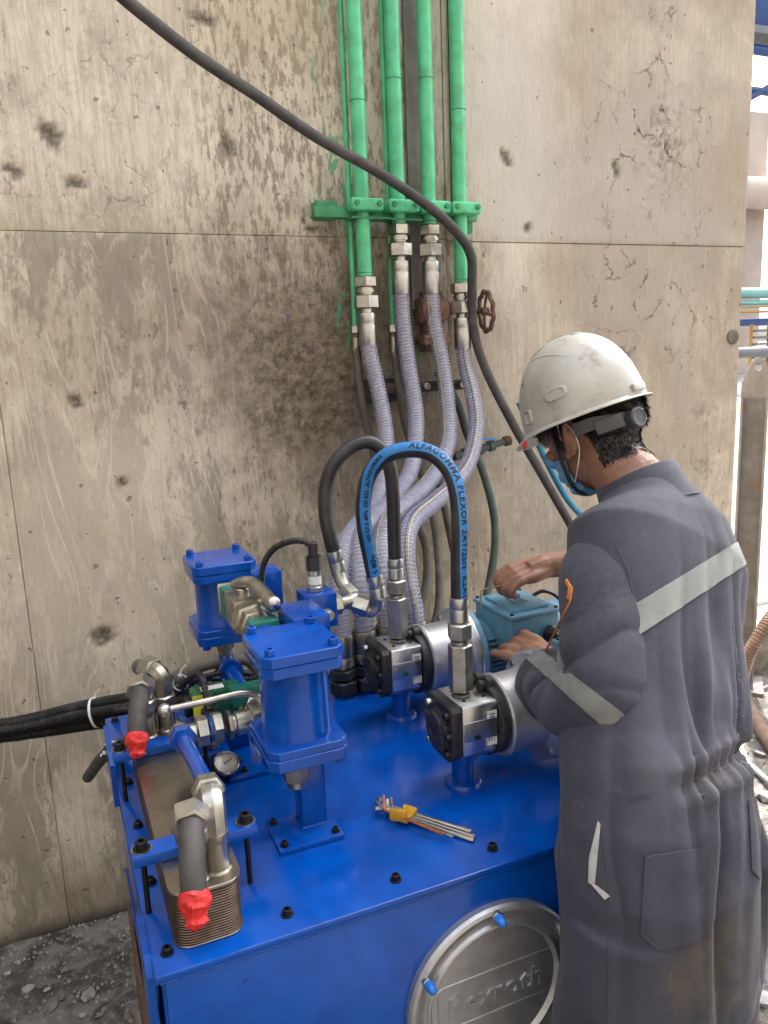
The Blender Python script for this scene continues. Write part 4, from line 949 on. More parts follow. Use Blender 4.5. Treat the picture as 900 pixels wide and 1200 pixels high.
hd = obj('lever', B().tube(catmull([(.302, yy-.022, zz-.022), (.300, yy-.024, zz+.02), (.288, yy-.014, zz+.048), (.262, yy-.01, zz+.058), (.20, yy-.01, zz+.057), (.135, yy-.01, zz+.056)], .006), .0058, 12), 'zinc', v2)
obj('knob', B().sphere((.131, yy-.01, zz+.056), .0115, 16), 'chrome', hd)
obj('fork', B().prism([(-.012, -.04), (.0, -.045), (.004, -.01), (.03, .0), (.03, .02), (-.012, .014)], (.300, 1.262, .985), (1, 0, 0), (0, 0, 1), .006), 'zinc_y', v2)
obj('lower_branch', B().cyl((.318, yy, zz), (.318, 1.40, .965), .018, n=20).hexn((.312, 1.40, .966), (.312, 1.42, .962), .044), 'zinc_y', v2)
obj('green_flange', B().box((.305, 1.435, .985), (.070, .034, .036), bev=.003), 'flange_green', v2)

# ---- brazed plate oil cooler lying on the tank
hx = thing('oil_cooler', 'brazed plate oil cooler lying on the tank under two blue clamp bars', 'cooler', (.128, 1.23, H))
x0, x1_, y0, y1 = .082, .176, .962, 1.50
def rp(g=0., r=.024): return [(x-.129, y-1.231) for x, y in round_poly(x0+g, y0+g, x1_-g, y1-g, r)]
obj('cover_plate', B().prism(rp(-.002), (.129, 1.231, .929), (1, 0, 0), (0, 1, 0), .005, bev=.0012), 'stainless', hx)
obj('base_plate', B().prism(rp(-.001), (.129, 1.231, H+.001), (1, 0, 0), (0, 1, 0), .003, bev=.0008), 'stainless', hx)
pl = B().prism(rp(.0), (0, 0, 0), (1, 0, 0), (0, 1, 0), .0020, bev=.0009); pm = proto('plate', pl, 'copper_edge', 30)
for k in range(19): place('plate', pm, hx, (.129, 1.231, H+.005+k*.00395))
obj('core', B().prism(rp(.0025), (.129, 1.231, H+.004), (1, 0, 0), (0, 1, 0), .078, bev=.001), 'copper_edge', hx)
for yb in (1.062, 1.385):
    br_ = thing('clamp_bar', 'blue bar clamping the %s end of the plate cooler' % ('near' if yb < 1.2 else 'far'), 'clamp', (.128, yb, .94), 'blue clamp bars')
    obj('bar', B().box((.132, yb, .9425), (.176, .036, .016), bev=.0015), 'blue', br_)
    for x in (.058, .206):
        obj('stud', B().cyl((x, yb, H), (x, yb, .936), .0042, n=12), 'bolt', br_)
        place('bolt', proto('bolt', capscrew(.0088), 'bolt'), br_, (x, yb, .951))
        obj('washer', B().cyl((x, yb, .9505), (x, yb, .9525), .0145, n=24), 'zinc', br_)
def port(x, y, z1, lb=None):
    b = B().lathe((x, y, .933), (0, 0, 1), [(0, .0215), (.002, .0195), (.004, .0175), (z1-.933-.014, .0175), (z1-.933-.012, .0188), (z1-.933, .0188)], 28)
    return obj('port', b, 'stainless', hx)
def elbow_fit(name, c, pts, mat, parent, r=.0165):
    obj(name, B().tube(catmull(pts, .005), r, 20), mat, parent)
port(.120, .992, .985); port(.150, .998, .990); port(.113, 1.455, .985); port(.150, 1.468, .985)
# near-right elbow and blue return pipe
el = thing('return_pipe', 'slim blue pipe with steel elbow running from cooler port to lower valve', 'pipe', (.150, 1.0, 1.0))
obj('elbow', B().tube(catmull([(.150, .998, .985), (.150, .998, 1.012), (.151, 1.004, 1.029), (.152, 1.020, 1.034)], .004), .0185, 8), 'zinc', el, 20)
obj('hex_nut', B().hexn((.1515, 1.016, 1.036), (.1525, 1.040, 1.034), .040), 'zinc', el)
obj('pipe', B().cyl((.1525, 1.035, 1.035), (.154, 1.275, 1.000), .0125, n=24), 'blue', el)
obj('pipe_nut', B().hexn((.154, 1.262, 1.002), (.154, 1.287, .998), .040), 'blue', el)
# taped hose stubs
def stub(px, py, top, hose, tape, lb):
    t = thing('hose_stub', lb, 'hose', (px, py, .98), 'hose stubs sealed with red tape')
    obj('swivel_nut', B().hexn((px, py, .984), (px, py, 1.006), .040, ph=.3), 'zinc', t)
    obj('elbow', B().tube(catmull([(px, py, 1.004)]+top, .004), .0175, 8), 'zinc_y', t, 20)
    h0 = V(hose[0]); d = (V(hose[1])-h0).normalized()
    obj('hex_nut', B().hexn(h0-d*.010, h0+d*.018, .046, ph=.2), 'zinc', t)
    obj('tube', B().tube(catmull(hose, .006), .0165, 22), 'rubber_dusty', t)
    # crumpled tape cap
    a = V(hose[-1]); dd = (V(hose[-1])-V(hose[-2])).normalized(); u, v, _ = basis(dd); b = B(); prev = None; rr = random.Random(int(px*1000))
    prof = [(-.014, .0180), (-.011, .0196), (-.006, .0204), (-.001, .0200), (.005, .0180), (.010, .0150), (.015, .0125), (.021, .0165), (.027, .0060)]
    for k, (tt, r0) in enumerate(prof):
        ring = []
        for i in range(26):
            an = 2*PI*i/26; cr = 1+(.10+.13*min(k, 6)/3)*mnoise.noise(V((math.cos(an)*2.2+px*40, math.sin(an)*2.2, k*.55)))
            sq = 1 if k < 5 else (1-.55*abs(math.sin(an+.5+px*20))*(k-4)/4)
            ring.append(b.bm.verts.new(a+dd*(tt+.004*mnoise.noise(V((an*1.5, k, px*30))))+(u*math.cos(an)+v*math.sin(an))*r0*cr*sq))
        if prev: b.bridge(prev, ring)
        prev = ring
    b.bm.faces.new(prev); bmesh.ops.subdivide_edges(b.bm, edges=list(b.bm.edges), cuts=1, use_grid_fill=True, smooth=.6)
    for v_ in b.bm.verts: v_.co += V((mnoise.noise(v_.co*260), mnoise.noise(v_.co*260+V((9, 0, 0))), mnoise.noise(v_.co*260+V((0, 9, 0)))))*.0016
    obj('tape', b, 'red_tape', t, 34)
    # loose flap
    f = B(); rows = []
    for i in range(6):
        q = i/5; base = a+dd*(.006-.012*q)+(v*-1)*.018; rows.append([base+u*w+(v*-.005+dd*.004)*math.sin(q*5+w*90) - v*.018*q for w in (-.012, -.004, .004, .012)])
    obj('tape_flap', f.strip(rows), 'red_tape', t, 40)
stub(.120, .992, [(.120, .992, 1.012), (.119, .987, 1.026), (.116, .972, 1.032)], [(.117, .978, 1.032), (.113, .945, 1.024), (.107, .915, 1.000), (.103, .892, .966)], None, 'dusty rubber hose stub with red taped end at the near end of the cooler')
stub(.113, 1.455, [(.113, 1.455, 1.016), (.111, 1.450, 1.030), (.107, 1.436, 1.038)], [(.108, 1.442, 1.037), (.100, 1.405, 1.026), (.091, 1.375, 1.000), (.086, 1.355, .972)], None, 'dusty rubber hose stub with red taped end at the far end of the cooler')
e2 = thing('cooler_elbow', 'double steel elbow turning back from the far right cooler port', 'fitting', (.150, 1.468, .98))
obj('swivel_nut', B().hexn((.150, 1.468, .984), (.150, 1.468, 1.003), .040), 'zinc_y', e2)
obj('elbow', B().tube(catmull([(.150, 1.468, 1.0), (.150, 1.468, 1.028), (.147, 1.472, 1.042), (.137, 1.486, 1.048)], .004), .0175, 8), 'zinc_y', e2, 20)
obj('hex_nut', B().hexn((.140, 1.482, 1.047), (.124, 1.505, 1.05), .042), 'zinc', e2)
o = obj('grey_loop_hose', B().tube(catmull([(.126, 1.50, 1.05), (.12, 1.56, 1.03), (.16, 1.66, .96), (.202, 1.75, .915), (.245, 1.78, .918), (.304, 1.80, .918), (.38, 1.82, .905), (.43, 1.80, .88), (.50, 1.81, .84), (.55, 1.82, .7)], .012), .0155, 18), 'old_hose'); single(o, 'thick grey brown hose looping behind the lower valve and cooler', 'hose')
o = obj('grey_loop_hose', B().tube(catmull([(.27, 1.80, .80), (.30, 1.80, .87), (.345, 1.81, .905), (.39, 1.81, .90), (.42, 1.80, .83), (.43, 1.80, .7)], .012), .0125, 14), 'old_hose'); single(o, 'shorter grey hose hump right behind the far filter foot', 'hose')
o = obj('dark_loop_hose', B().tube(catmull([(.0, 1.8, .70), (.035, 1.62, .83), (.07, 1.56, .875), (.10, 1.58, .885), (.12, 1.68, .87), (.13, 1.79, .8)], .012), .0125, 14), 'rubber_dusty'); single(o, 'dark hose curling over the rear left tank corner', 'hose')
tie((.055, 1.585, .858), (.4, .8, .3), .019, 'white cable tie round the dark hose at the tank corner', (-1, -.2, -.1))
# green solenoid with yellow label, gauge
sv = thing('solenoid_valve', 'green solenoid coil with yellow labels behind the lever of the lower valve', 'solenoid', (.25, 1.50, .87))
obj('base_block', B().box((.245, 1.52, .885), (.13, .07, .07), bev=.002), 'blue', sv)
obj('coil', B().box((.252, 1.495, .955), (.098, .052, .062), bev=.007), 'coil_green', sv)
for x in (.219, .247, .275): obj('coil_rib', B().box((x, 1.495, .955), (.006, .056, .066), bev=.002), 'coil_green', sv)
obj('label', B().box((.212, 1.4665, .957), (.020, .0012, .058)), 'label_yellow', sv)
obj('label', B().box((.295, 1.4665, .957), (.010, .0012, .046)), 'label_yellow', sv)
obj('label', B().box((.245, 1.490, .9875), (.045, .020, .0012)), 'label_white', sv)
obj('end_nut', B().lathe((.201, 1.495, .955), (-1, 0, 0), [(0, .020), (.010, .020), (.012, .016)], 20), 'bolt', sv)
s2 = thing('plug_sensor', 'small sensor with black round plug in front of the green solenoid', 'sensor', (.226, 1.42, .92))
obj('body', B().cyl((.226, 1.425, .895), (.226, 1.425, .945), .013, n=20, ch=.001), 'chrome', s2)
obj('label', B().lathe((.226, 1.425, .925), (0, 0, 1), [(0, .0132), (.014, .0132)], 20, cap=False), 'label_white', s2)
obj('plug', B().tube([V((.226, 1.425, .944+.001*i)) for i in range(30)], lambda t_, i: .0155+.0005*(i % 2), 20), 'conduit', s2)
obj('cable_boot', B().cyl((.226, 1.425, .973), (.224, 1.44, 1.005), .009, .006, n=14), 'rubber', s2)
obj('foot_block', B().box((.225, 1.425, .872), (.06, .05, .044), bev=.002), 'blue', s2)
for i, pts in enumerate(([(.224, 1.44, 1.0), (.225, 1.47, 1.018), (.222, 1.54, 1.0), (.19, 1.64, .93), (.15, 1.74, .86)], [(.33, 1.72, .90), (.25, 1.66, .94), (.20, 1.66, .92), (.14, 1.74, .86)], [(.36, 1.66, .93), (.29, 1.60, .97), (.21, 1.62, .95), (.15, 1.72, .87), (.08, 1.84, .83)])):
    o = obj('signal_cable', ribbed(B(), pts, .006, .0085, .0008, 12), 'conduit'); single(o, ['black cable rising from the plug sensor and curving back', 'black cable along the back edge below the far filter', 'black cable passing over the green solenoid to the left bundle'][i], 'cable')
tie((.200, 1.60, .965), (.5, .8, -.3), .016, 'white cable tie on the cables left of the green solenoid')
tie((.385, 1.60, .96), (.1, .5, -.8), .014, 'white cable tie on the cable behind the near filter', (-.4, -.5, 1))
gg = thing('pressure_gauge', 'small round pressure gauge with chrome bezel on the tank beside the cooler', 'gauge', (.238, 1.385, .87))
ga = V((.05, -.55, .85)).normalized(); gc = V((.240, 1.375, .882))
obj('case', B().lathe(gc-ga*.022, ga, [(0, .018), (.004, .0215), (.022, .0215)], 32), 'castiron', gg)
obj('bezel', B().lathe(gc, ga, [(-.004, .0215), (-.004, .0245), (.003, .0245), (.005, .0225), (.003, .0205)], 36, cap=False), 'chrome', gg)
obj('dial', B().lathe(gc, ga, [(.0, .0212), (.0012, .0212)], 32), 'glass_dial', gg)
gu, gv_, _ = basis(ga)
obj('needle', B().tube([gc+ga*.002-gu*.004, gc+ga*.002+gu*.013+gv_*.006], .0007, 5), 'black_print', gg)
obj('scale_marks', (lambda bb: [bb.tube([gc+ga*.0016+(gu*math.cos(a)+gv_*math.sin(a))*.0155, gc+ga*.0016+(gu*math.cos(a)+gv_*math.sin(a))*.019], .0004, 4) for a in np.linspace(.6, 5.6, 15)] and bb)(B()), 'black_print', gg)
obj('stand', B().cyl((.238, 1.395, H), (.238, 1.39, .872), .010, n=16), 'zinc', gg)
# hex key set
hk = thing('hex_key_set', 'set of hex keys in a yellow plastic holder lying on the blue tank top', 'tool set', (.50, 1.08, H))
k0 = V((.478, 1.100, H+.012)); kd = (V((.560, .990, H+.006))-k0).normalized(); ks = V((-kd.y, kd.x, 0))
specs = [(-.014, .004, .115, .0032, -.06), (-.007, .004, .126, .0038, .0), (.001, .004, .128, .0042, .0), (.010, .010, .100, .0026, .12), (.016, .013, .085, .0020, .16)]
for i, (of, dz, L, r_, ang) in enumerate(specs):
    q = k0+ks*(-of)+V((0, 0, dz-.006)); d = (kd+ks*(-ang*.6)).normalized()
    tipd = (-ks*(.5 if i % 2 else -1)-kd*.6+V((0, 0, .9 if i > 2 else .10*i))).normalized()
    bend = [q+d*L, q+d*.02, q-d*.022, q-d*.030+tipd*.006, q-d*.030+tipd*.026]
    obj('hex_key', B().tube(catmull(bend, .004), r_, 6), 'orange' if i == 4 else 'chrome', hk, 20)
obj('hex_key', B().tube(catmull([k0-kd*.005, k0-kd*.030+V((0, 0, .002)), k0-kd*.047+V((0, 0, .002)), k0-kd*.056-ks*-.010, k0-kd*.062-ks*-.026-V((0, 0, .004))], .004), .0046, 6), 'chrome', hk, 20)
obj('holder', B().box(k0+kd*.004+V((0, 0, .001)), (.024, .034, .010), rot=Matrix.Rotation(math.atan2(kd.y, kd.x), 3, 'Z'), bev=.004).cyl(k0+kd*.014+ks*.018-V((0, 0, .0)), k0-kd*.010+ks*.018, .0068, n=16, ch=.001), 'yellow_plastic', hk)
obj('holder_wing', B().box(k0-ks*.018+V((0, 0, .010)), (.030, .006, .022), rot=Matrix.Rotation(math.atan2(kd.y, kd.x)+.3, 3, 'Z'), bev=.004), 'yellow_plastic', hk)

# ================================================================== THE FITTER
def ray(px, py):
    return (fw+rt2*((px-450)/927)-up2*((py-600)/927)).normalized()
EYE = V((0, 0, 1.62))
def cloth_mat():
    s = NT("coverall_cloth")
    c = s.mix(s.ramp(s.noise(5, 5, .6), .35, .65), (.025, .027, .041), (.043, .045, .069))
    c = s.mix(s.ramp(s.noise(90, 3, .6), .3, .7, 0, .3), c, (.055, .056, .07))
    g = s.n("NewGeometry"); sp = s.n("SeparateXYZ"); s.t.links.new(g.outputs['Position'], sp.inputs[0])
    dirt = s.math('MULTIPLY', s.ramp(s.noise(7, 6, .7, .5, off=(2, 3, 0)), .52, .68), s.ramp(sp.outputs[2], 1.15, .75, 0.12, .75))
    c = s.mix(dirt, c, (.085, .074, .055))
    lint = s.ramp(s.noise(13, 8, .85, off=(6, 1, 2)), .56, .66, 0, .35); c = s.mix(lint, c, (.095, .095, .11))
    c = s.mix(s.ramp(s.noise(55, 2, .5, off=(9, 0, 0)), .77, .80, 0, .4), c, (.30, .30, .32))
    at = s.n("Attribute", _attribute_name="gather"); c = s.mix(s.math('MULTIPLY', at.outputs['Fac'], .25), c, (.11, .095, .07))
    wv = s.n("TexWave", _bands_direction='DIAGONAL', Scale=420.); s.t.links.new(s.pos(), wv.inputs[0])
    h = s.math('ADD', s.math('MULTIPLY', wv, .12), s.noise(700, 2, .5)); h = s.math('ADD', h, s.math('MULTIPLY', s.noise(35, 4, .6), 2.2))
    return s.pbr(c, .82, 0, s.bump(h, .35, .0012), Sheen__Weight=.08)
MT['cloth'] = cloth_mat()
def skin_mat():
    s = NT("skin")
    c = s.mix(s.ramp(s.noise(14, 5, .6), .35, .65), (.22, .105, .062), (.30, .155, .098))
    c = s.mix(s.ramp(s.noise(120, 3, .6), .5, .75, 0, .35), c, (.22, .10, .06))
    c = s.mix(s.ramp(s.noise(22, 5, .7, off=(3, 0, 0)), .58, .72, 0, .35), c, (.13, .075, .05))
    h = s.math('ADD', s.noise(260, 3, .6), s.noise(60, 4, .6))
    return s.pbr(c, .48, 0, s.bump(h, .3, .0012), Subsurface__Weight=.12, Subsurface__Radius=(.01, .004, .002), Subsurface__Scale=.6)
MT['skin'] = skin_mat()
MT['hair'] = simple("black_hair", (.016, .013, .012), .42, 0, .4, 60, .6, 260, stretch=(1, 1, .3))
MT['helmet'] = simple("scuffed_white_helmet", (.42, .415, .37), .42, 0, .2, 9, .12, 90, (.20, .185, .15), .8, 11, Coat__Weight=.2)
MT['helmet_dark'] = simple("helmet_slots", (.06, .055, .05), .6, 0, .2, 40, 0)
MT['strap_grey'] = simple("grey_plastic", (.055, .058, .066), .42, 0, .15, 30, .1, 200)
MT['mask'] = simple("pale_blue_mask", (.13, .36, .56), .75, 0, .12, 20, .4, 260)
MT['reflective'] = simple("worn_reflective_tape", (.20, .215, .205), .42, .1, .2, 10, .4, 120, (.13, .13, .12), .8, 9)
MT['piping'] = simple("orange_piping", (.52, .15, .03), .6, 0, .2, 60, .2, 200)
MT['lining'] = simple("pale_pocket_lining", (.40, .40, .39), .8, 0, .2, 60, .3, 200)

person = thing('person', 'man in grey coverall and white hard hat working on the farther motor, seen from behind', 'person', (.80, .82, 0))
Fd = V((-.259, .966, 0)); Ld = V((.966, .259, 0))       # facing, his right
spine = [  # centre, half width, half depth
 ((.752,.790,.70), .160,.122), ((.755,.797,.76), .166,.125), ((.760,.811,.88), .167,.125), ((.765,.824,.938), .154,.112), ((.776,.846,.978), .146,.104), ((.786,.872,1.008), .138,.098),
 ((.802,.897,1.040), .140,.099), ((.826,.920,1.072), .150,.104), ((.853,.948,1.110), .157,.106), ((.882,.977,1.158), .165,.104), ((.918,1.009,1.210), .177,.104), ((.953,1.040,1.262), .185,.102), ((.968,1.068,1.305), .158,.090), ((.974,1.092,1.340), .105,.074), ((.974,1.110,1.372), .070,.062)]
SP = [V(c) for c, _, _ in spine]
def spine_dir(i):
    return (SP[min(i+1, len(SP)-1)]-SP[max(i-1, 0)]).normalized()
def superring(b, c, lat, dep, a, bb, n=40, e=2.3):
    out = []
    for i in range(n):
        t = 2*PI*i/n; ct, st = math.cos(t), math.sin(t)
        x = math.copysign(abs(ct)**(2/e), ct)*a; y = math.copysign(abs(st)**(2/e), st)*bb
        out.append(b.bm.verts.new(V(c)+lat*x+dep*y))
    return out
b = B(); prev = None
for i, (c, a, bb) in enumerate(spine):
    d = spine_dir(i) if i > 3 else V((0, 0, 1)).lerp(spine_dir(i), i/4).normalized()
    lat = (Ld-d*Ld.dot(d)).normalized(); dep = d.cross(lat)
    rg = superring(b, c, lat, dep, a, bb)
    if prev: b.bridge(prev, rg)
    else: b.bm.faces.new(list(reversed(rg)))
    prev = rg
b.bm.faces.new(prev)
def limb(b, pts, rad, n=20, step=.012):
    P_ = catmull(pts, step); N = len(P_)-1
    def rr(t, i):
        q = t*(len(rad)-1); j = min(int(q), len(rad)-2); f = q-j; f = f*f*(3-2*f); return rad[j]*(1-f)+rad[j+1]*f
    b.tube(P_, rr, n)
hipL = V((.762,.797,.80))-Ld*.080; hipR = V((.762,.797,.80))+Ld*.080
LEG = [([hipL+V((0,0,.04)), V((.672,.775,.62)), V((.655,.775,.42)), V((.650,.74,.20)), V((.648,.70,.06))], [.098,.098,.090,.082,.078]),
       ([hipR+V((0,0,.04)), V((.832,.812,.60)), V((.850,.84,.42)), V((.870,.80,.20)), V((.880,.77,.06))], [.094,.096,.088,.082,.078])]
for p_, r_ in LEG: limb(b, p_, r_)
SHL = V((.805, 1.000, 1.245))
SHR, ELR, WRR = V((1.065, 1.085, 1.250)), V((1.100, 1.285, 1.167)), V((.965, 1.385, 1.158))
ARML = [V((.890, 1.030, 1.270)), V((.820, 1.005, 1.250)), V((.765, .945, 1.185)), V((.722, .892, 1.122)), V((.718, .930, 1.078)), V((.752, 1.040, 1.045)), V((.786, 1.125, 1.025))]
RADL = [.066, .077, .070, .060, .060, .059, .058]
ba = B(); limb(ba, ARML, RADL, 24)
# bunched cuff of the sleeve
ba.tube(catmull([V((.768, 1.080, 1.035)), V((.778, 1.105, 1.029)), V((.790, 1.138, 1.022))], .006), lambda t, i: .064+.005*math.sin(t*5), 24)
ARMR = [V((1.00, 1.055, 1.275)), SHR, V((1.095, 1.18, 1.21)), V((1.095, 1.270, 1.172)), V((1.065, 1.325, 1.164))]
limb(b, ARMR, [.066, .070, .074, .066, .060], 24)
cb = voxel(b, .0042); arm_bm = voxel(ba, .0038); n_torso = len(cb.verts)
me_ = bpy.data.meshes.new("tmp"); arm_bm.to_mesh(me_); cb.from_mesh(me_); bpy.data.meshes.remove(me_); arm_bm.free()
cb.verts.ensure_lookup_table(); alay = cb.verts.layers.int.new("sleeve")
for i_ in range(n_torso, len(cb.verts)): cb.verts[i_][alay] = 1
for _ in range(5): bmesh.ops.smooth_vert(cb, verts=cb.verts, factor=.5, use_axis_x=True, use_axis_y=True, use_axis_z=True)
cb.normal_update()
# ---- folds
def seg_d(p, A):
    best = 9; bt = 0; tot = 0
    for q0, q1 in zip(A, A[1:]):
        e = q1-q0; L = e.length; t = max(0, min(1, (p-q0).dot(e)/(L*L))); d = (p-q0-e*t).length
        if d < best: best, bt = d, tot+t*L
        tot += L
    return best, bt
_ac = [0.]
for q0, q1 in zip(SP, SP[1:]): _ac.append(_ac[-1]+(q1-q0).length)
def at_arc(h):
    h = max(0, min(_ac[-1], h))
    for k in range(len(SP)-1):
        if h <= _ac[k+1]: return SP[k].lerp(SP[k+1], (h-_ac[k])/(_ac[k+1]-_ac[k]))
    return SP[-1]
HW = sum((SP[i+1]-SP[i]).length for i in range(4))+.02        # arc length of the waist
def ridge(x):
    """broad crest, sharp valley"""
    x = x-math.floor(x); x = 1-abs(2*x-1); return (1-x*x)*2-1
seams = [((693, 668), (745, 795), 0), ((714, 1050), (712, 1215), 1)]
splanes = []
for a, c_, k in seams:
    n_ = ray(*a).cross(ray(*c_)).normalized(); splanes.append((n_, a, c_))
A0, A1 = SP[2], SP[13]; AD = (A1-A0).normalized(); HA = (SP[4].lerp(SP[5], .5)-A0).dot(AD)+.012
lay = cb.verts.layers.float.new("gather"); disp = {}
for v in cb.verts:
    p = v.co; dt, ht = seg_d(p, SP); dl, hl = seg_d(p, ARML); dr, hr = seg_d(p, ARMR)
    nz = mnoise.noise; q = p-V((.8, .85, 0))
    arm = min(dl, dr); r_ = p-(A0.lerp(A1, max(0, (p.z-A0.z)/(A1.z-A0.z)))); rl0 = r_.dot(Ld); h = (p-A0).dot(AD)-HA-.42*rl0
    wt = 1/(1+math.exp((dt/.15-dr/.075)*6)); wa = 1-wt
    if v[alay]: wt, wa, dr = 0., 1., 9.
    else: dl = 9.
    # angle round the spine
    th = math.atan2(r_.dot(Fd), r_.dot(Ld)); u = th/(2*PI)
    d = 0
    if wt > .02:
        cu_, su_ = math.cos(th), math.sin(th)
        sw = .9*nz(V((cu_*1.6, su_*1.6, h*1.5)))+.25*nz(V((cu_*4, su_*4, h*5)))
        g1 = ridge(u*52+sw*1.6); g2 = ridge(u*27+sw*1.3+.1); g3 = ridge(u*13+sw*1.0+.35); g4 = ridge(u*7+sw*.8+.6)
        m2 = max(0, .55+1.1*nz(V((cu_*5, su_*5, 7+(2 if h > 0 else 0))))); m3 = max(0, .6+1.1*nz(V((cu_*3, su_*3, 17+(2 if h > 0 else 0)))))
        bk = max(0, min(1, (math.cos(th+1.35)-.36)/.30)); bk = bk*bk*(3-2*bk); bk2 = .25+.75*bk; ah = abs(h)
        d += wt*bk*(.0062*g1*math.exp(-(h/.040)**2)+.0125*g2*m2*math.exp(-(ah/.075)**1.5)*(1-.5*math.exp(-(h/.010)**2)))
        d += wt*bk2*(.0175*g3*m3*math.exp(-(ah/.19)**2)*(1-.5*math.exp(-(h/.025)**2))+.0140*g4*math.exp(-((ah-.14)/.16)**2)*(.8 if h > 0 else 1.1))
        d -= wt*bk*.009*math.exp(-(h/.016)**2); d += wt*bk*(.004*math.exp(-((h-.022)/.010)**2)+.004*math.exp(-((h+.024)/.012)**2))
        v[lay] = wt*bk*math.exp(-(h/.035)**2)
        d += wt*.0060*mnoise.fractal(V((q.x*5, q.y*5, q.z*2.2)), 1., 2., 2)
        # hanging folds in the trouser seat
    if p.z < .75: kz = min(1, (.75-p.z)/.08); d += kz*(.010*mnoise.fractal(V((q.x*8, q.y*8, q.z*2)), 1., 2., 2)+.006*ridge(p.x*11+p.y*5+p.z*1.5+.6*nz(q*4)))
    if wa > .02 and p.z > .9:
        A_, hh = (ARML, hl) if dl < dr else (ARMR, hr)
        cr_ = ridge(hh*10+2.2*nz(q*5)+(p.x-.75)*9+(p.z-1.1)*4); d += wa*(.0024*cr_*max(0, .35+nz(q*6+V((0, 0, 3))))*2*math.exp(-((hh-.26)/.15)**2)+.0036*mnoise.fractal(q*7, 1., 2., 3)+.0042*ridge(hh*8+2.6*nz(q*6+V((4, 0, 0)))+p.z*14)*math.exp(-((hh-.38)/.10)**2)+.0030*nz(q*24)*math.exp(-((hh-.44)/.07)**2))
    disp[v] = d
for v, d in disp.items(): v.co += v.normal*d
for _ in range(1): bmesh.ops.smooth_vert(cb, verts=cb.verts, factor=.05, use_axis_x=True, use_axis_y=True, use_axis_z=True)
# open the neck and trouser hems
cb.normal_update()
from mathutils.bvhtree import BVHTree
bvh = BVHTree.FromBMesh(cb)
patch_src = cb.copy()
coverall = obj('coverall', cb, 'cloth', person, 80)
def cut(bm, pt, n):
    g = list(bm.verts)+list(bm.edges)+list(bm.faces)
    bmesh.ops.bisect_plane(bm, geom=g, plane_co=pt, plane_no=n, clear_outer=True)
def patch(name, mat, planes, off=.002, test=None, pre=None, back=.003, parent=None, label=None, sm=0):
    bm = patch_src.copy()
    if pre:
        L_ = bm.verts.layers.int['sleeve']
        bmesh.ops.delete(bm, geom=[v for v in bm.verts if not pre(v, v[L_])], context='VERTS')
    for pt, n in planes: cut(bm, pt, n)
    keep_big = True
    if test: bmesh.ops.delete(bm, geom=[f for f in bm.faces if not test(f.calc_center_median(), f.normal)], context='FACES')
    seen = set(); comps = []
    for v in bm.verts:
        if v in seen: continue
        st_ = [v]; seen.add(v); cp = []
        while st_:
            a_ = st_.pop(); cp.append(a_)
            for e in a_.link_edges:
                o_ = e.other_vert(a_)
                if o_ not in seen: seen.add(o_); st_.append(o_)
        comps.append(cp)
    comps.sort(key=len); bmesh.ops.delete(bm, geom=[v for cp in comps[:-1] for v in cp], context='VERTS')
    for _ in range(sm): bmesh.ops.smooth_vert(bm, verts=bm.verts, factor=.5, use_axis_x=True, use_axis_y=True, use_axis_z=True)
    bm.normal_update(); vs = list(bm.verts); nrm = {v: v.normal.copy() for v in vs}
    for v in vs: v.co += nrm[v]*off
    bes = [e for e in bm.edges if len(e.link_faces) == 1]; low = {}
    for e in bes:
        for v in e.verts:
            if v not in low: low[v] = bm.verts.new(v.co-nrm[v]*(off+back))
    for e in bes:
        a_, b_ = e.verts
        try: bm.faces.new((a_, b_, low[b_], low[a_]))
        except ValueError: pass
    return obj(name, bm, mat, parent or coverall, 50, label, recalc=True)
def ray_slab(a, c_, a2, c2):
    n1 = ray(*a).cross(ray(*c_)).normalized(); n2 = ray(*a2).cross(ray(*c2)).normalized()
    if n1.dot(ray(*a2)) > 0: n1, = (n1*-1,)
    if n2.dot(ray(*a)) > 0: n2 = n2*-1
    return [(EYE, -n1), (EYE, -n2)] if False else [(EYE, n1*1), (EYE, n2*1)]
def slab(a, c_, a2, c2):
    """keep what lies between the two planes"""
    n1 = ray(*a).cross(ray(*c_)).normalized(); n2 = ray(*a2).cross(ray(*c2)).normalized()
    if n1.dot(ray(*a2)) > 0: n1 = n1*-1
    if n2.dot(ray(*a)) > 0: n2 = n2*-1
    return [(EYE, n1), (EYE, n2)]
def hit(px, py, off=.002):
    r = bvh.ray_cast(EYE, ray(px, py)); return r[0]+r[1]*off if r[0] is not None else None
# reflective tapes
patch('reflective_strip', 'reflective', slab((737, 712), (868, 632), (748, 745), (870, 664)), .0024, pre=lambda v, sl_v: sl_v == 0 and v.co.z > 1.0 and seg_d(v.co, SP)[0] < .20, sm=1)
patch('reflective_strip', 'reflective', slab((618, 750), (712, 822), (612, 768), (700, 845)), .0022, pre=lambda v, sl_v: sl_v == 1 and seg_d(v.co, ARML)[1] > .27, sm=1)
def poly_patch(name, mat, poly, off, **k):
    cx_ = sum(p[0] for p in poly)/len(poly); cy_ = sum(p[1] for p in poly)/len(poly); pl_ = []
    for a, c_ in zip(poly, poly[1:]+poly[:1]):
        n = ray(*a).cross(ray(*c_)).normalized()
        if n.dot(ray(cx_, cy_)) > 0: n = n*-1
        pl_.append((EYE, n))
    return patch(name, mat, pl_, off, test=lambda c, n: n.dot(EYE-c) > 0 and (c-EYE).length < 1.6, **k)
patch_pock = poly_patch('back_pocket', 'cloth', [(757, 1003), (829, 992), (828, 1082), (818, 1100), (772, 1111), (752, 1094)], .0035, sm=2)
poly_patch('pocket_lining', 'lining', [(701, 962), (704, 966), (697, 1038), (690, 1034), (691, 1005)], .002)
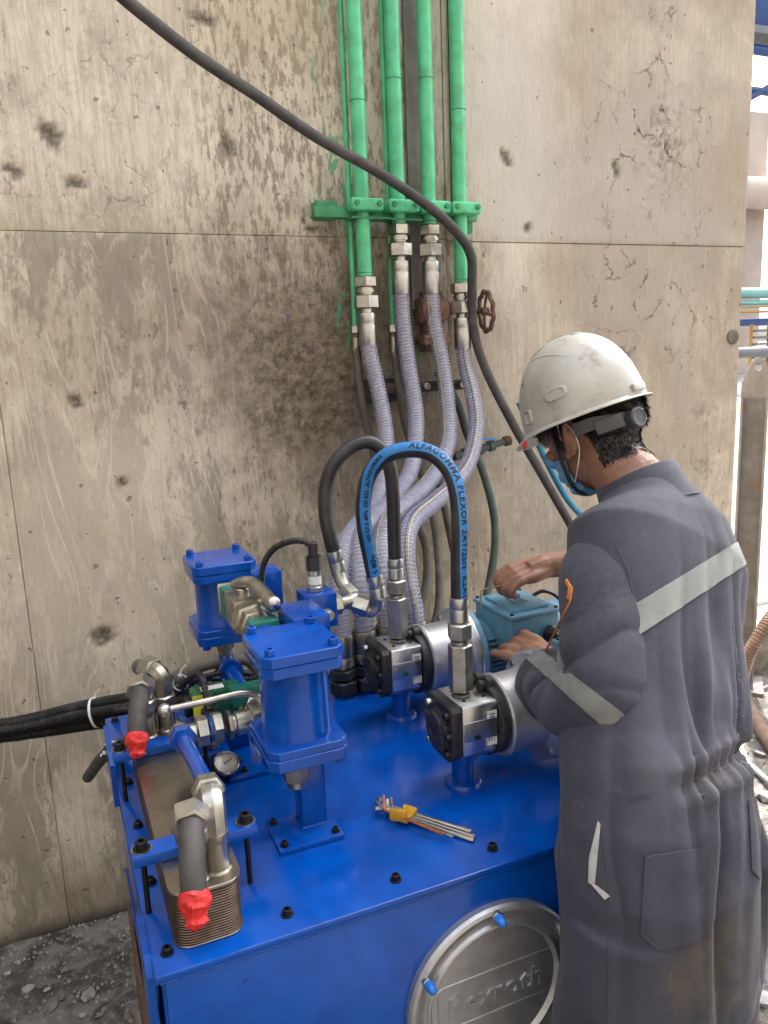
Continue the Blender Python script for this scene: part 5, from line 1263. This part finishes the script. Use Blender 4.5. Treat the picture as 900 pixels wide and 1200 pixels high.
poly_patch('pocket_lining', 'lining', [(690, 1032), (697, 1036), (715, 1050), (709, 1054)], .002)
poly_patch('side_pocket', 'cloth', [(876, 938), (889, 930), (889, 1030), (880, 1020)], .003)
def seam(name, mat, pts, r, off=.0006):
    out = []
    for a, c_ in zip(pts, pts[1:]):
        n = max(2, int(math.hypot(c_[0]-a[0], c_[1]-a[1])/4))
        for k in range(n):
            h_ = hit(a[0]+(c_[0]-a[0])*k/n, a[1]+(c_[1]-a[1])*k/n, off)
            if h_ is not None: out.append(h_)
    if len(out) > 3: obj(name, B().tube(out, r, 6), mat, coverall)
seam('orange_piping', 'piping', [(664, 679), (671, 690), (668, 706), (657, 728), (650, 745), (638, 766), (634, 769)], .0017)
seam('orange_piping', 'piping', [(664, 681), (668, 688), (667, 698), (664, 706)], .0042, -.001)
seam('pocket_seam', 'cloth', [(757, 1001), (752, 1094), (772, 1111), (818, 1100)], .0014, .003)
seam('side_seam', 'cloth', [(704, 962), (714, 1050), (713, 1110), (713, 1170), (711, 1215)], .0013, .0)
seam('yoke_seam', 'cloth', [(722, 640), (735, 668), (742, 700)], .0012, .0)
# collar
b = B(); rows = []
nk = V((.972, 1.103, 1.350)); nd = V((-.10, .42, .90)).normalized(); lat = (Ld-nd*Ld.dot(nd)).normalized(); dep = nd.cross(lat)
for hgt, a_, b_ in ((-.034, .100, .090), (-.014, .088, .081), (.008, .0815, .0755), (.034, .079, .073), (.036, .0755, .0695), (.012, .076, .070), (-.010, .077, .070)):
    rows.append([nk+nd*(hgt+(.008 if math.sin(t) < 0 else 0)*-math.sin(t))+lat*math.cos(t)*a_*(1+.02*math.sin(5*t))+dep*math.sin(t)*b_ for t in np.linspace(PI/2+.25, PI/2+2*PI-.25, 60)])
b.strip(rows); obj('collar', b, 'cloth', coverall, 70)

# ---- body: one surface under the clothes with head, neck, arms and hands
hc = V((.943, 1.214, 1.462))
hy, hp = R(14), R(27)
f_ = V((-math.sin(hy)*math.cos(hp), math.cos(hy)*math.cos(hp), -math.sin(hp))); l_ = V((-math.cos(hy), -math.sin(hy), 0)); u_h = f_.cross(l_)*1
if u_h.z < 0: u_h = -u_h
HM = Matrix((l_, f_, u_h)).transposed()          # local (left, forward, up) to world
def hl(x, y, z): return hc+HM @ V((x, y, z))
b = B()
b.sphere(hl(0, -.012, .022), 1, 32, (.074, .092, .082), HM)
b.sphere(hl(0, .030, .010), 1, 28, (.066, .060, .075), HM)
b.sphere(hl(0, .040, -.045), 1, 24, (.052, .048, .058), HM)
b.sphere(hl(0, .058, -.082), 1, 20, (.030, .026, .022), HM)
b.sphere(hl(0, .015, -.055), 1, 20, (.058, .055, .045), HM)
limb(b, [hl(0, .092, .018), hl(0, .100, -.004), hl(0, .112, -.026)], [.008, .010, .014], 12, .004)     # nose
b.sphere(hl(0, .092, -.052), 1, 12, (.024, .009, .006), HM); b.sphere(hl(0, .090, -.062), 1, 12, (.020, .009, .006), HM)
for s_ in (-1, 1):
    b.sphere(hl(s_*.030, .082, .018), 1, 12, (.018, .010, .012), HM)      # lids
    b.sphere(hl(s_*.030, .088, .036), 1, 12, (.024, .008, .007), HM)      # brow
    b.sphere(hl(s_*.036, .078, -.018), 1, 12, (.020, .016, .016), HM)     # cheek
    # ear: bowl, rim and lobe
    eo = lambda a_, r1, r2: hl(s_*(.076+.012*abs(math.sin(a_+.6))), -.006-.014*math.cos(a_)*r1/.014-.004, -.010+.030*math.sin(a_)*r2/.030)
    b.tube([hl(s_*(.077+.014*math.sin(max(0, min(PI, a_+.5)))), -.010-.018*math.cos(a_-PI/2-.3)*1.0, -.010+.034*math.sin(a_)) for a_ in np.linspace(-1.5, 2.6, 16)], .0052, 8)
    b.sphere(hl(s_*.077, -.010, -.012), 1, 12, (.008, .013, .027), HM)
    b.sphere(hl(s_*.076, -.004, -.034), 1, 10, (.006, .008, .010), HM)
limb(b, [V((.965, 1.085, 1.30)), V((.968, 1.118, 1.365)), V((.958, 1.165, 1.405)), hl(0, -.015, -.02)], [.075, .060, .057, .060], 24)
limb(b, [V((.767, .811, .80)), V((.80, .87, 1.01)), V((.90, .98, 1.16)), V((.965, 1.07, 1.30))], [.075, .070, .080, .060], 18)
for p_, r_ in LEG: limb(b, [p_[0], p_[2], p_[4]-V((0, 0, .02))], [.06, .045, .035], 12)
def add_hand(b, wr, fwd, pn, side, curls, spread=.0, thumb=(.5, .8, .4), sc=1.):
    """wrist, finger direction, palm normal (towards the palm side), side: +1 thumb towards fwd x pn"""
    fwd = fwd.normalized(); pn = (pn-fwd*pn.dot(fwd)).normalized(); sd = fwd.cross(pn)*side
    M = Matrix((sd, fwd, pn)).transposed(); W = lambda x, y, z: wr+M @ (V((x, y, z))*sc)
    limb(b, [W(0, -.02, 0), W(0, .02, .0), W(.0, .05, .002)], [.026*sc, .028*sc, .024*sc], 14, .006)
    for x in (-.026, -.009, .009, .026): limb(b, [W(x*.5, .012, .0), W(x*.95, .05, .0), W(x, .086, -.002)], [.017*sc, .0145*sc, .0105*sc], 12, .006)
    b.sphere(W(.018, .035, .008), 1, 12, (.020*sc, .030*sc, .014*sc), M)
    for k, (x, L) in enumerate(((.029, .070), (.0095, .078), (-.010, .072), (-.029, .056))):
        c = curls[k]; p0 = V((x, .086, -.001)); ang = c*.5; pts = [V((x*.97, .072, -.001)), p0]; sp_ = (x/.03)*spread
        for seg_, fr_ in ((.45, 0), (.30, 1), (.25, 2)):
            d = V((sp_, math.cos(ang), math.sin(ang))); pts.append(pts[-1]+d.normalized()*L*seg_); ang += c*(.9 if fr_ == 0 else .7)
        limb(b, [W(*p) for p in pts], [.0095*sc, .0098*sc, .0086*sc, .0086*sc, .0073*sc, .0062*sc], 12, .004)
    t = V(thumb).normalized(); p0 = V((.022, .022, .006)); p1 = p0+t*.038; t2 = (t+V((-.25, .35, .25))).normalized(); p2 = p1+t2*.030; p3 = p2+(t2+V((-.25, .2, .1))).normalized()*.022
    limb(b, [W(*p0), W(*p1), W(*p2), W(*p3)], [.0165*sc, .0118*sc, .0105*sc, .0072*sc], 12, .004)
# left arm inside the sleeve, bare wrist, hand gripping under the terminal box
limb(b, [V((.90, 1.03, 1.27)), SHL, V((.725, .905, 1.110)), V((.752, 1.06, 1.045)), V((.812, 1.17, 1.022)), V((.850, 1.228, 1.016))], [.052, .050, .044, .038, .030, .026], 16)
add_hand(b, V((.850, 1.228, 1.016)), V((-.12, .95, .05)), V((.55, .10, -.80)), 1, (.45, .80, 1.0, 1.1), .08, (.1, .85, .45), 1.08)
# right forearm and hand holding the hex key
limb(b, [V((1.03, 1.06, 1.28)), SHR, ELR, V((1.045, 1.345, 1.162)), WRR], [.05, .048, .042, .036, .0275], 16)
add_hand(b, WRR, V((-.93, .05, -.12)), V((-.10, .30, -.95)), -1, (1.15, 1.2, 1.25, 1.3), .0, (.35, .9, .35), .98)
hb = voxel(b, .0027)
for _ in range(2): bmesh.ops.smooth_vert(hb, verts=hb.verts, factor=.5, use_axis_x=True, use_axis_y=True, use_axis_z=True)
hb.normal_update(); head_src = hb.copy()
obj('body', hb, 'skin', person, 80)
HI = HM.transposed()
def loc(p): return HI @ (p-hc)
def shell(name, mat, cond, off, parent=person, thick=None, noisef=None, sm=0):
    bm = head_src.copy()
    bmesh.ops.delete(bm, geom=[v for v in bm.verts if (v.co-hc).length > .2 or not cond(loc(v.co))], context='VERTS')
    for _ in range(sm): bmesh.ops.smooth_vert(bm, verts=bm.verts, factor=.5, use_axis_x=True, use_axis_y=True, use_axis_z=True)
    bm.normal_update()
    for v in list(bm.verts):
        q = loc(v.co); v.co += v.normal*(off(q) if callable(off) else off)
    return bm
def hairline(q):
    ax_ = abs(q.x)
    if q.y > .070: return False
    if ax_ > .040 and -.034 < q.y < .014 and q.z < .016: return False        # ear
    if q.y >= .014 and q.z < (-.014 if ax_ > .05 and q.y < .034 else .022): return False   # cheek, sideburn stays
    return q.z > -.080+max(0, .02-ax_)*.3+.006*mnoise.noise(q*90)
def hoff(q):
    low = max(0, min(1, (q.z+.055)/.05)); return .0010+.0065*low+.0018*mnoise.noise(V((q.x*110, q.y*110, q.z*35)))*low
hbm = shell('hair', 'hair', hairline, hoff)
hv = [(v.co.copy(), v.normal.copy()) for v in hbm.verts]
b2 = B(); b2.bm.free(); b2.bm = hbm; rr = random.Random(5)
for k in range(7000):
    p, n = hv[rr.randrange(len(hv))]; q = loc(p)
    low = q.z < -.015
    L = rr.uniform(.004, .009) if low else rr.uniform(.010, .024)
    dwn = HM @ V((0, -.25, -1)) if q.y < .03 else HM @ V((0, .5, -.8))
    d = (dwn+n*rr.uniform(.05, .38)+V((rr.uniform(-.2, .2), rr.uniform(-.2, .2), 0))).normalized(); sd = d.cross(n).normalized()*.0006
    p0 = p+V((rr.uniform(-1, 1), rr.uniform(-1, 1), rr.uniform(-1, 1)))*.002
    a_, c_, e_, g_ = (b2.bm.verts.new(x) for x in (p0-sd, p0+sd, p0+d*L*.6+sd*.6+n*.001, p0+d*L))
    b2.bm.faces.new((a_, c_, e_)); b2.bm.faces.new((a_, e_, g_))
for k in range(500):      # fringe of hair below the hairline at the nape and round the ear
    x = rr.uniform(-.068, .068); q = V((x, -.09+abs(x)*.35, rr.uniform(-.102, -.072)))
    r = BVHTree.FromBMesh(head_src) if k == 0 else r0
    r0 = r; hit_ = r0.ray_cast(hc+HM @ V((x*2.2, -.25, q.z)), (HM @ V((-x*1.0, 1, 0))).normalized())
    if hit_[0] is None: continue
    p, n = hit_[0], hit_[1]; d = (HM @ V((0, 0, -1))+n*.2).normalized(); sd = d.cross(n).normalized()*.0005
    a_, c_, g_ = (b2.bm.verts.new(z) for z in (p-sd+n*.0004, p+sd+n*.0004, p+d*rr.uniform(.002, .005)+n*.001)); b2.bm.faces.new((a_, c_, g_))
obj('hair', b2, 'hair', person, 60, recalc=False)
mbm = shell('face_mask', 'mask', lambda q: q.y > .028 and -.108 < q.z < -.035+(q.y-.03)*.45 and abs(q.x) < .066, lambda q: .0060+.0012*math.sin(q.z*400), sm=30)
mask = obj('face_mask', mbm, 'mask', person, 60, recalc=False)
for s_ in (-1, 1):
    obj('ear_loop', B().tube(catmull([hl(s_*.055, .040, -.020), hl(s_*.073, .016, -.002), hl(s_*.086, -.002, .022), hl(s_*.090, -.022, .012), hl(s_*.088, -.030, -.012), hl(s_*.078, -.020, -.038), hl(s_*.068, .010, -.068), hl(s_*.055, .034, -.082)], .004), .0011, 6), 'label_white', mask)
for s_ in (-1, 1):   # eyes
    obj('eye', B().sphere(hl(s_*.031, .088, .016), .0105, 14), 'label_white', person)
# chin strap of the helmet
obj('chin_strap', B().tube(catmull([hl(.074, .030, .045), hl(.076, .028, .0), hl(.066, .038, -.045), hl(.045, .050, -.090), hl(0, .056, -.107), hl(-.045, .050, -.090), hl(-.066, .038, -.045), hl(-.074, .03, .045)], .005), .0036, 8), 'rubber', person)

# ---- hard hat
kc = V((.928, 1.207, 1.496)); kp = R(21); ky = R(20)
kf = V((-math.sin(ky)*math.cos(kp), math.cos(ky)*math.cos(kp), -math.sin(kp))); kl = V((-math.cos(ky), -math.sin(ky), 0)); ku = kf.cross(kl)
if ku.z < 0: ku = -ku
roll = Matrix.Rotation(R(-3), 3, kf); kl = roll @ kl; ku = roll @ ku
KM = Matrix((kl, kf, ku)).transposed()
def kk(x, y, z): return kc+KM @ V((x, y, z))
def dome(az, el, k=1.):
    """az 0 = left side, 90 = front; el from rim 0 to crown 90"""
    ca, sa = math.cos(az), math.sin(az); ce, se = math.cos(el), math.sin(el)
    ce2 = abs(ce)**.86; L = .128 if sa > 0 else .112
    x = .106*ca*ce2; y = L*sa*ce2; z = .150*se**.98
    rz = 1+.006*math.exp(-((abs(x)-.038)/.010)**2)*min(1, z/.07) if z > .05 else 1
    return kk(x*k*rz, y*k*rz, z*k*rz)
b = B(); NA, NE = 96, 30; rings = []
for j in range(NE): rings.append([b.bm.verts.new(dome(2*PI*i/NA, (PI/2)*j/NE)) for i in range(NA)])
for a_, c_ in zip(rings, rings[1:]): b.bridge(a_, c_)
top_ = b.bm.verts.new(dome(0, PI/2))
for i in range(NA): b.bm.faces.new((rings[-1][i], rings[-1][(i+1) % NA], top_))
# rim lip, peak and inner surface
def lip(i, out, dz):
    az = 2*PI*i/NA; ca, sa = math.cos(az), math.sin(az); pk = max(0, sa)**3*.030
    L = .128 if sa > 0 else .112
    return kk((.106+out)*ca, (L+out+(pk if out > .003 else 0))*sa, dz-(.012*max(0, sa)**2 if out > .003 else 0))
prev = rings[0]
for out, dz in ((.0015, -.002), (.0080, -.005), (.0090, -.0065), (.0080, -.0080), (.0005, -.0055), (-.003, -.004)):
    rg = [b.bm.verts.new(lip(i, out, dz)) for i in range(NA)]; b.bridge(rg, prev); prev = rg
for j in range(0, 16):
    el = (PI/2)*j/16; rg = [b.bm.verts.new(dome(2*PI*i/NA, el, .972)) for i in range(NA)]; b.bridge(rg, prev); prev = rg
b.bm.faces.new(prev)
helmet = obj('helmet', b, 'helmet', person, 32, recalc=True)
def on_dome(az, el, off=0.):
    p = dome(az, el); e = 1e-3
    n = (dome(az+e, el)-p).cross(dome(az, el+e)-p).normalized()
    if n.dot(p-kc) < 0: n = -n
    ta = (dome(az+e, el)-p).normalized(); return p+n*off, n, ta
def dome_pad(name, az, el, wa, we, hgt, mat, n=14, e=3.5, dish=0.):
    b = B(); rows = []
    for r in (1.08, 1.0, .9, .8, .7, .35, .01):
        row = []
        for i in range(n*2):
            t = 2*PI*i/(n*2); ct, st = math.cos(t), math.sin(t)
            x = math.copysign(abs(ct)**(2/e), ct)*wa*r; y = math.copysign(abs(st)**(2/e), st)*we*r
            hh = -.002 if r > 1.05 else hgt*(.7 if r > .95 else 1.) if r > .75 else hgt-dish
            row.append(b.bm.verts.new(on_dome(az+x, el+y, hh)[0]))
        rows.append(row)
    for a_, c_ in zip(rows, rows[1:]): b.bridge(a_, c_)
    b.bm.faces.new(rows[-1]); return obj(name, b, mat, helmet, 50)
for sgn in (0, 1):
    A = (lambda a_: a_) if sgn == 0 else (lambda a_: PI-a_)
    dome_pad('side_pad', A(R(-8)), R(17), .20, .075, .0022, 'helmet', dish=.0016)
    dome_pad('accessory_slot', A(R(28)), R(10), .09, .085, .0045, 'helmet', dish=.003)
    dome_pad('strap_hole', A(R(38)), R(36), .018, .030, .0005, 'helmet_dark')
    for k in range(6): dome_pad('vent_slot', A(R(46-k*6)), R(62+k*1.4), .050, .012, .0004, 'helmet_dark', 6)
    # curved shoulder ridge
    obj('ridge', B().tube([on_dome(A(R(60-k*5.0)), R(53+11*math.sin(k/22*PI)-k*.9), -.0015)[0] for k in range(23)], lambda t, i: .0030*math.sin(PI*min(1, max(.06, t)))**.5, 8), 'helmet', helmet)
dome_pad('crown_vent', R(-70), R(72), .20, .06, .0025, 'helmet', dish=.0035)
dome_pad('vent_slot', R(-62), R(71.5), .05, .022, .0007, 'helmet_dark', 8)
obj('rear_tab', B().box(kk(-.0, -.113, .010), (.04, .008, .014), rot=KM, bev=.003), 'helmet', helmet)
# suspension band and ratchet behind the head
b = B(); rows = []
for t in np.linspace(PI+.15, 2*PI-.15, 40):
    ca, sa = math.cos(t), math.sin(t); rows.append([kk(.084*ca, .096*sa, z+(.0 if sa > -.5 else -.012*(-sa-.5)*2)) for z in (-.036, -.014)])
for t in rows: pass
b.strip(rows); rows2 = [[p+(p-kc).normalized()*.003 for p in r] for r in rows]; b.strip(rows2)
obj('suspension_band', b, 'strap_grey', helmet, 60, recalc=False)
kb_, kd_ = kk(.022, -.098, -.040), (KM @ V((.25, -1, -.1))).normalized()
obj('ratchet_knob', B().lathe(kb_, kd_, [(-.008, .018), (.004, .0185), (.010, .018), (.013, .015), (.011, .011), (.013, .0)], 28), 'strap_grey', helmet)
obj('band_plate', B().box(kk(.062, -.072, -.036), (.050, .006, .026), rot=KM @ Matrix.Rotation(R(52), 3, 'Z'), bev=.0025), 'strap_grey', helmet)
obj('ear_tag', B().sphere(kk(.094, .088, -.018), .006, 8, (.7, .8, 1.5)), 'red_tape', helmet)
# boots
for (x, y) in ((.648, .70), (.890, .77)):
    b = B(); o_ = V((x, y, 0)); prev = None
    for t, wd, ht in ((-.09, .030, .06), (-.075, .040, .10), (-.03, .043, .12), (.03, .044, .10), (.08, .048, .065), (.13, .045, .05), (.165, .025, .03)):
        c0 = o_+Fd*t; rg = [b.bm.verts.new(c0+Ld*wd*math.cos(a_)+V((0, 0, ht*(.5+.5*math.sin(a_)) if math.sin(a_) > -.9 else 0))) for a_ in np.linspace(0, 2*PI, 17)[:-1]]
        if prev: b.bridge(prev, rg)
        else: b.bm.faces.new(list(reversed(rg)))
        prev = rg
    b.bm.faces.new(prev); obj('boot', b, 'rubber', person, 50)
# hex key in the right hand, its short leg on the terminal box screw
hkk = obj('held_hex_key', B().tube(catmull([(.905, 1.392, 1.128), (.86, 1.395, 1.127), (.815, 1.398, 1.125), (.806, 1.398, 1.121), (.804, 1.398, 1.112), (.803, 1.398, 1.085)], .004), .0017, 6), 'brass')
single(hkk, 'long thin brass coloured hex key held by the fitter over the blue terminal box', 'hex key')
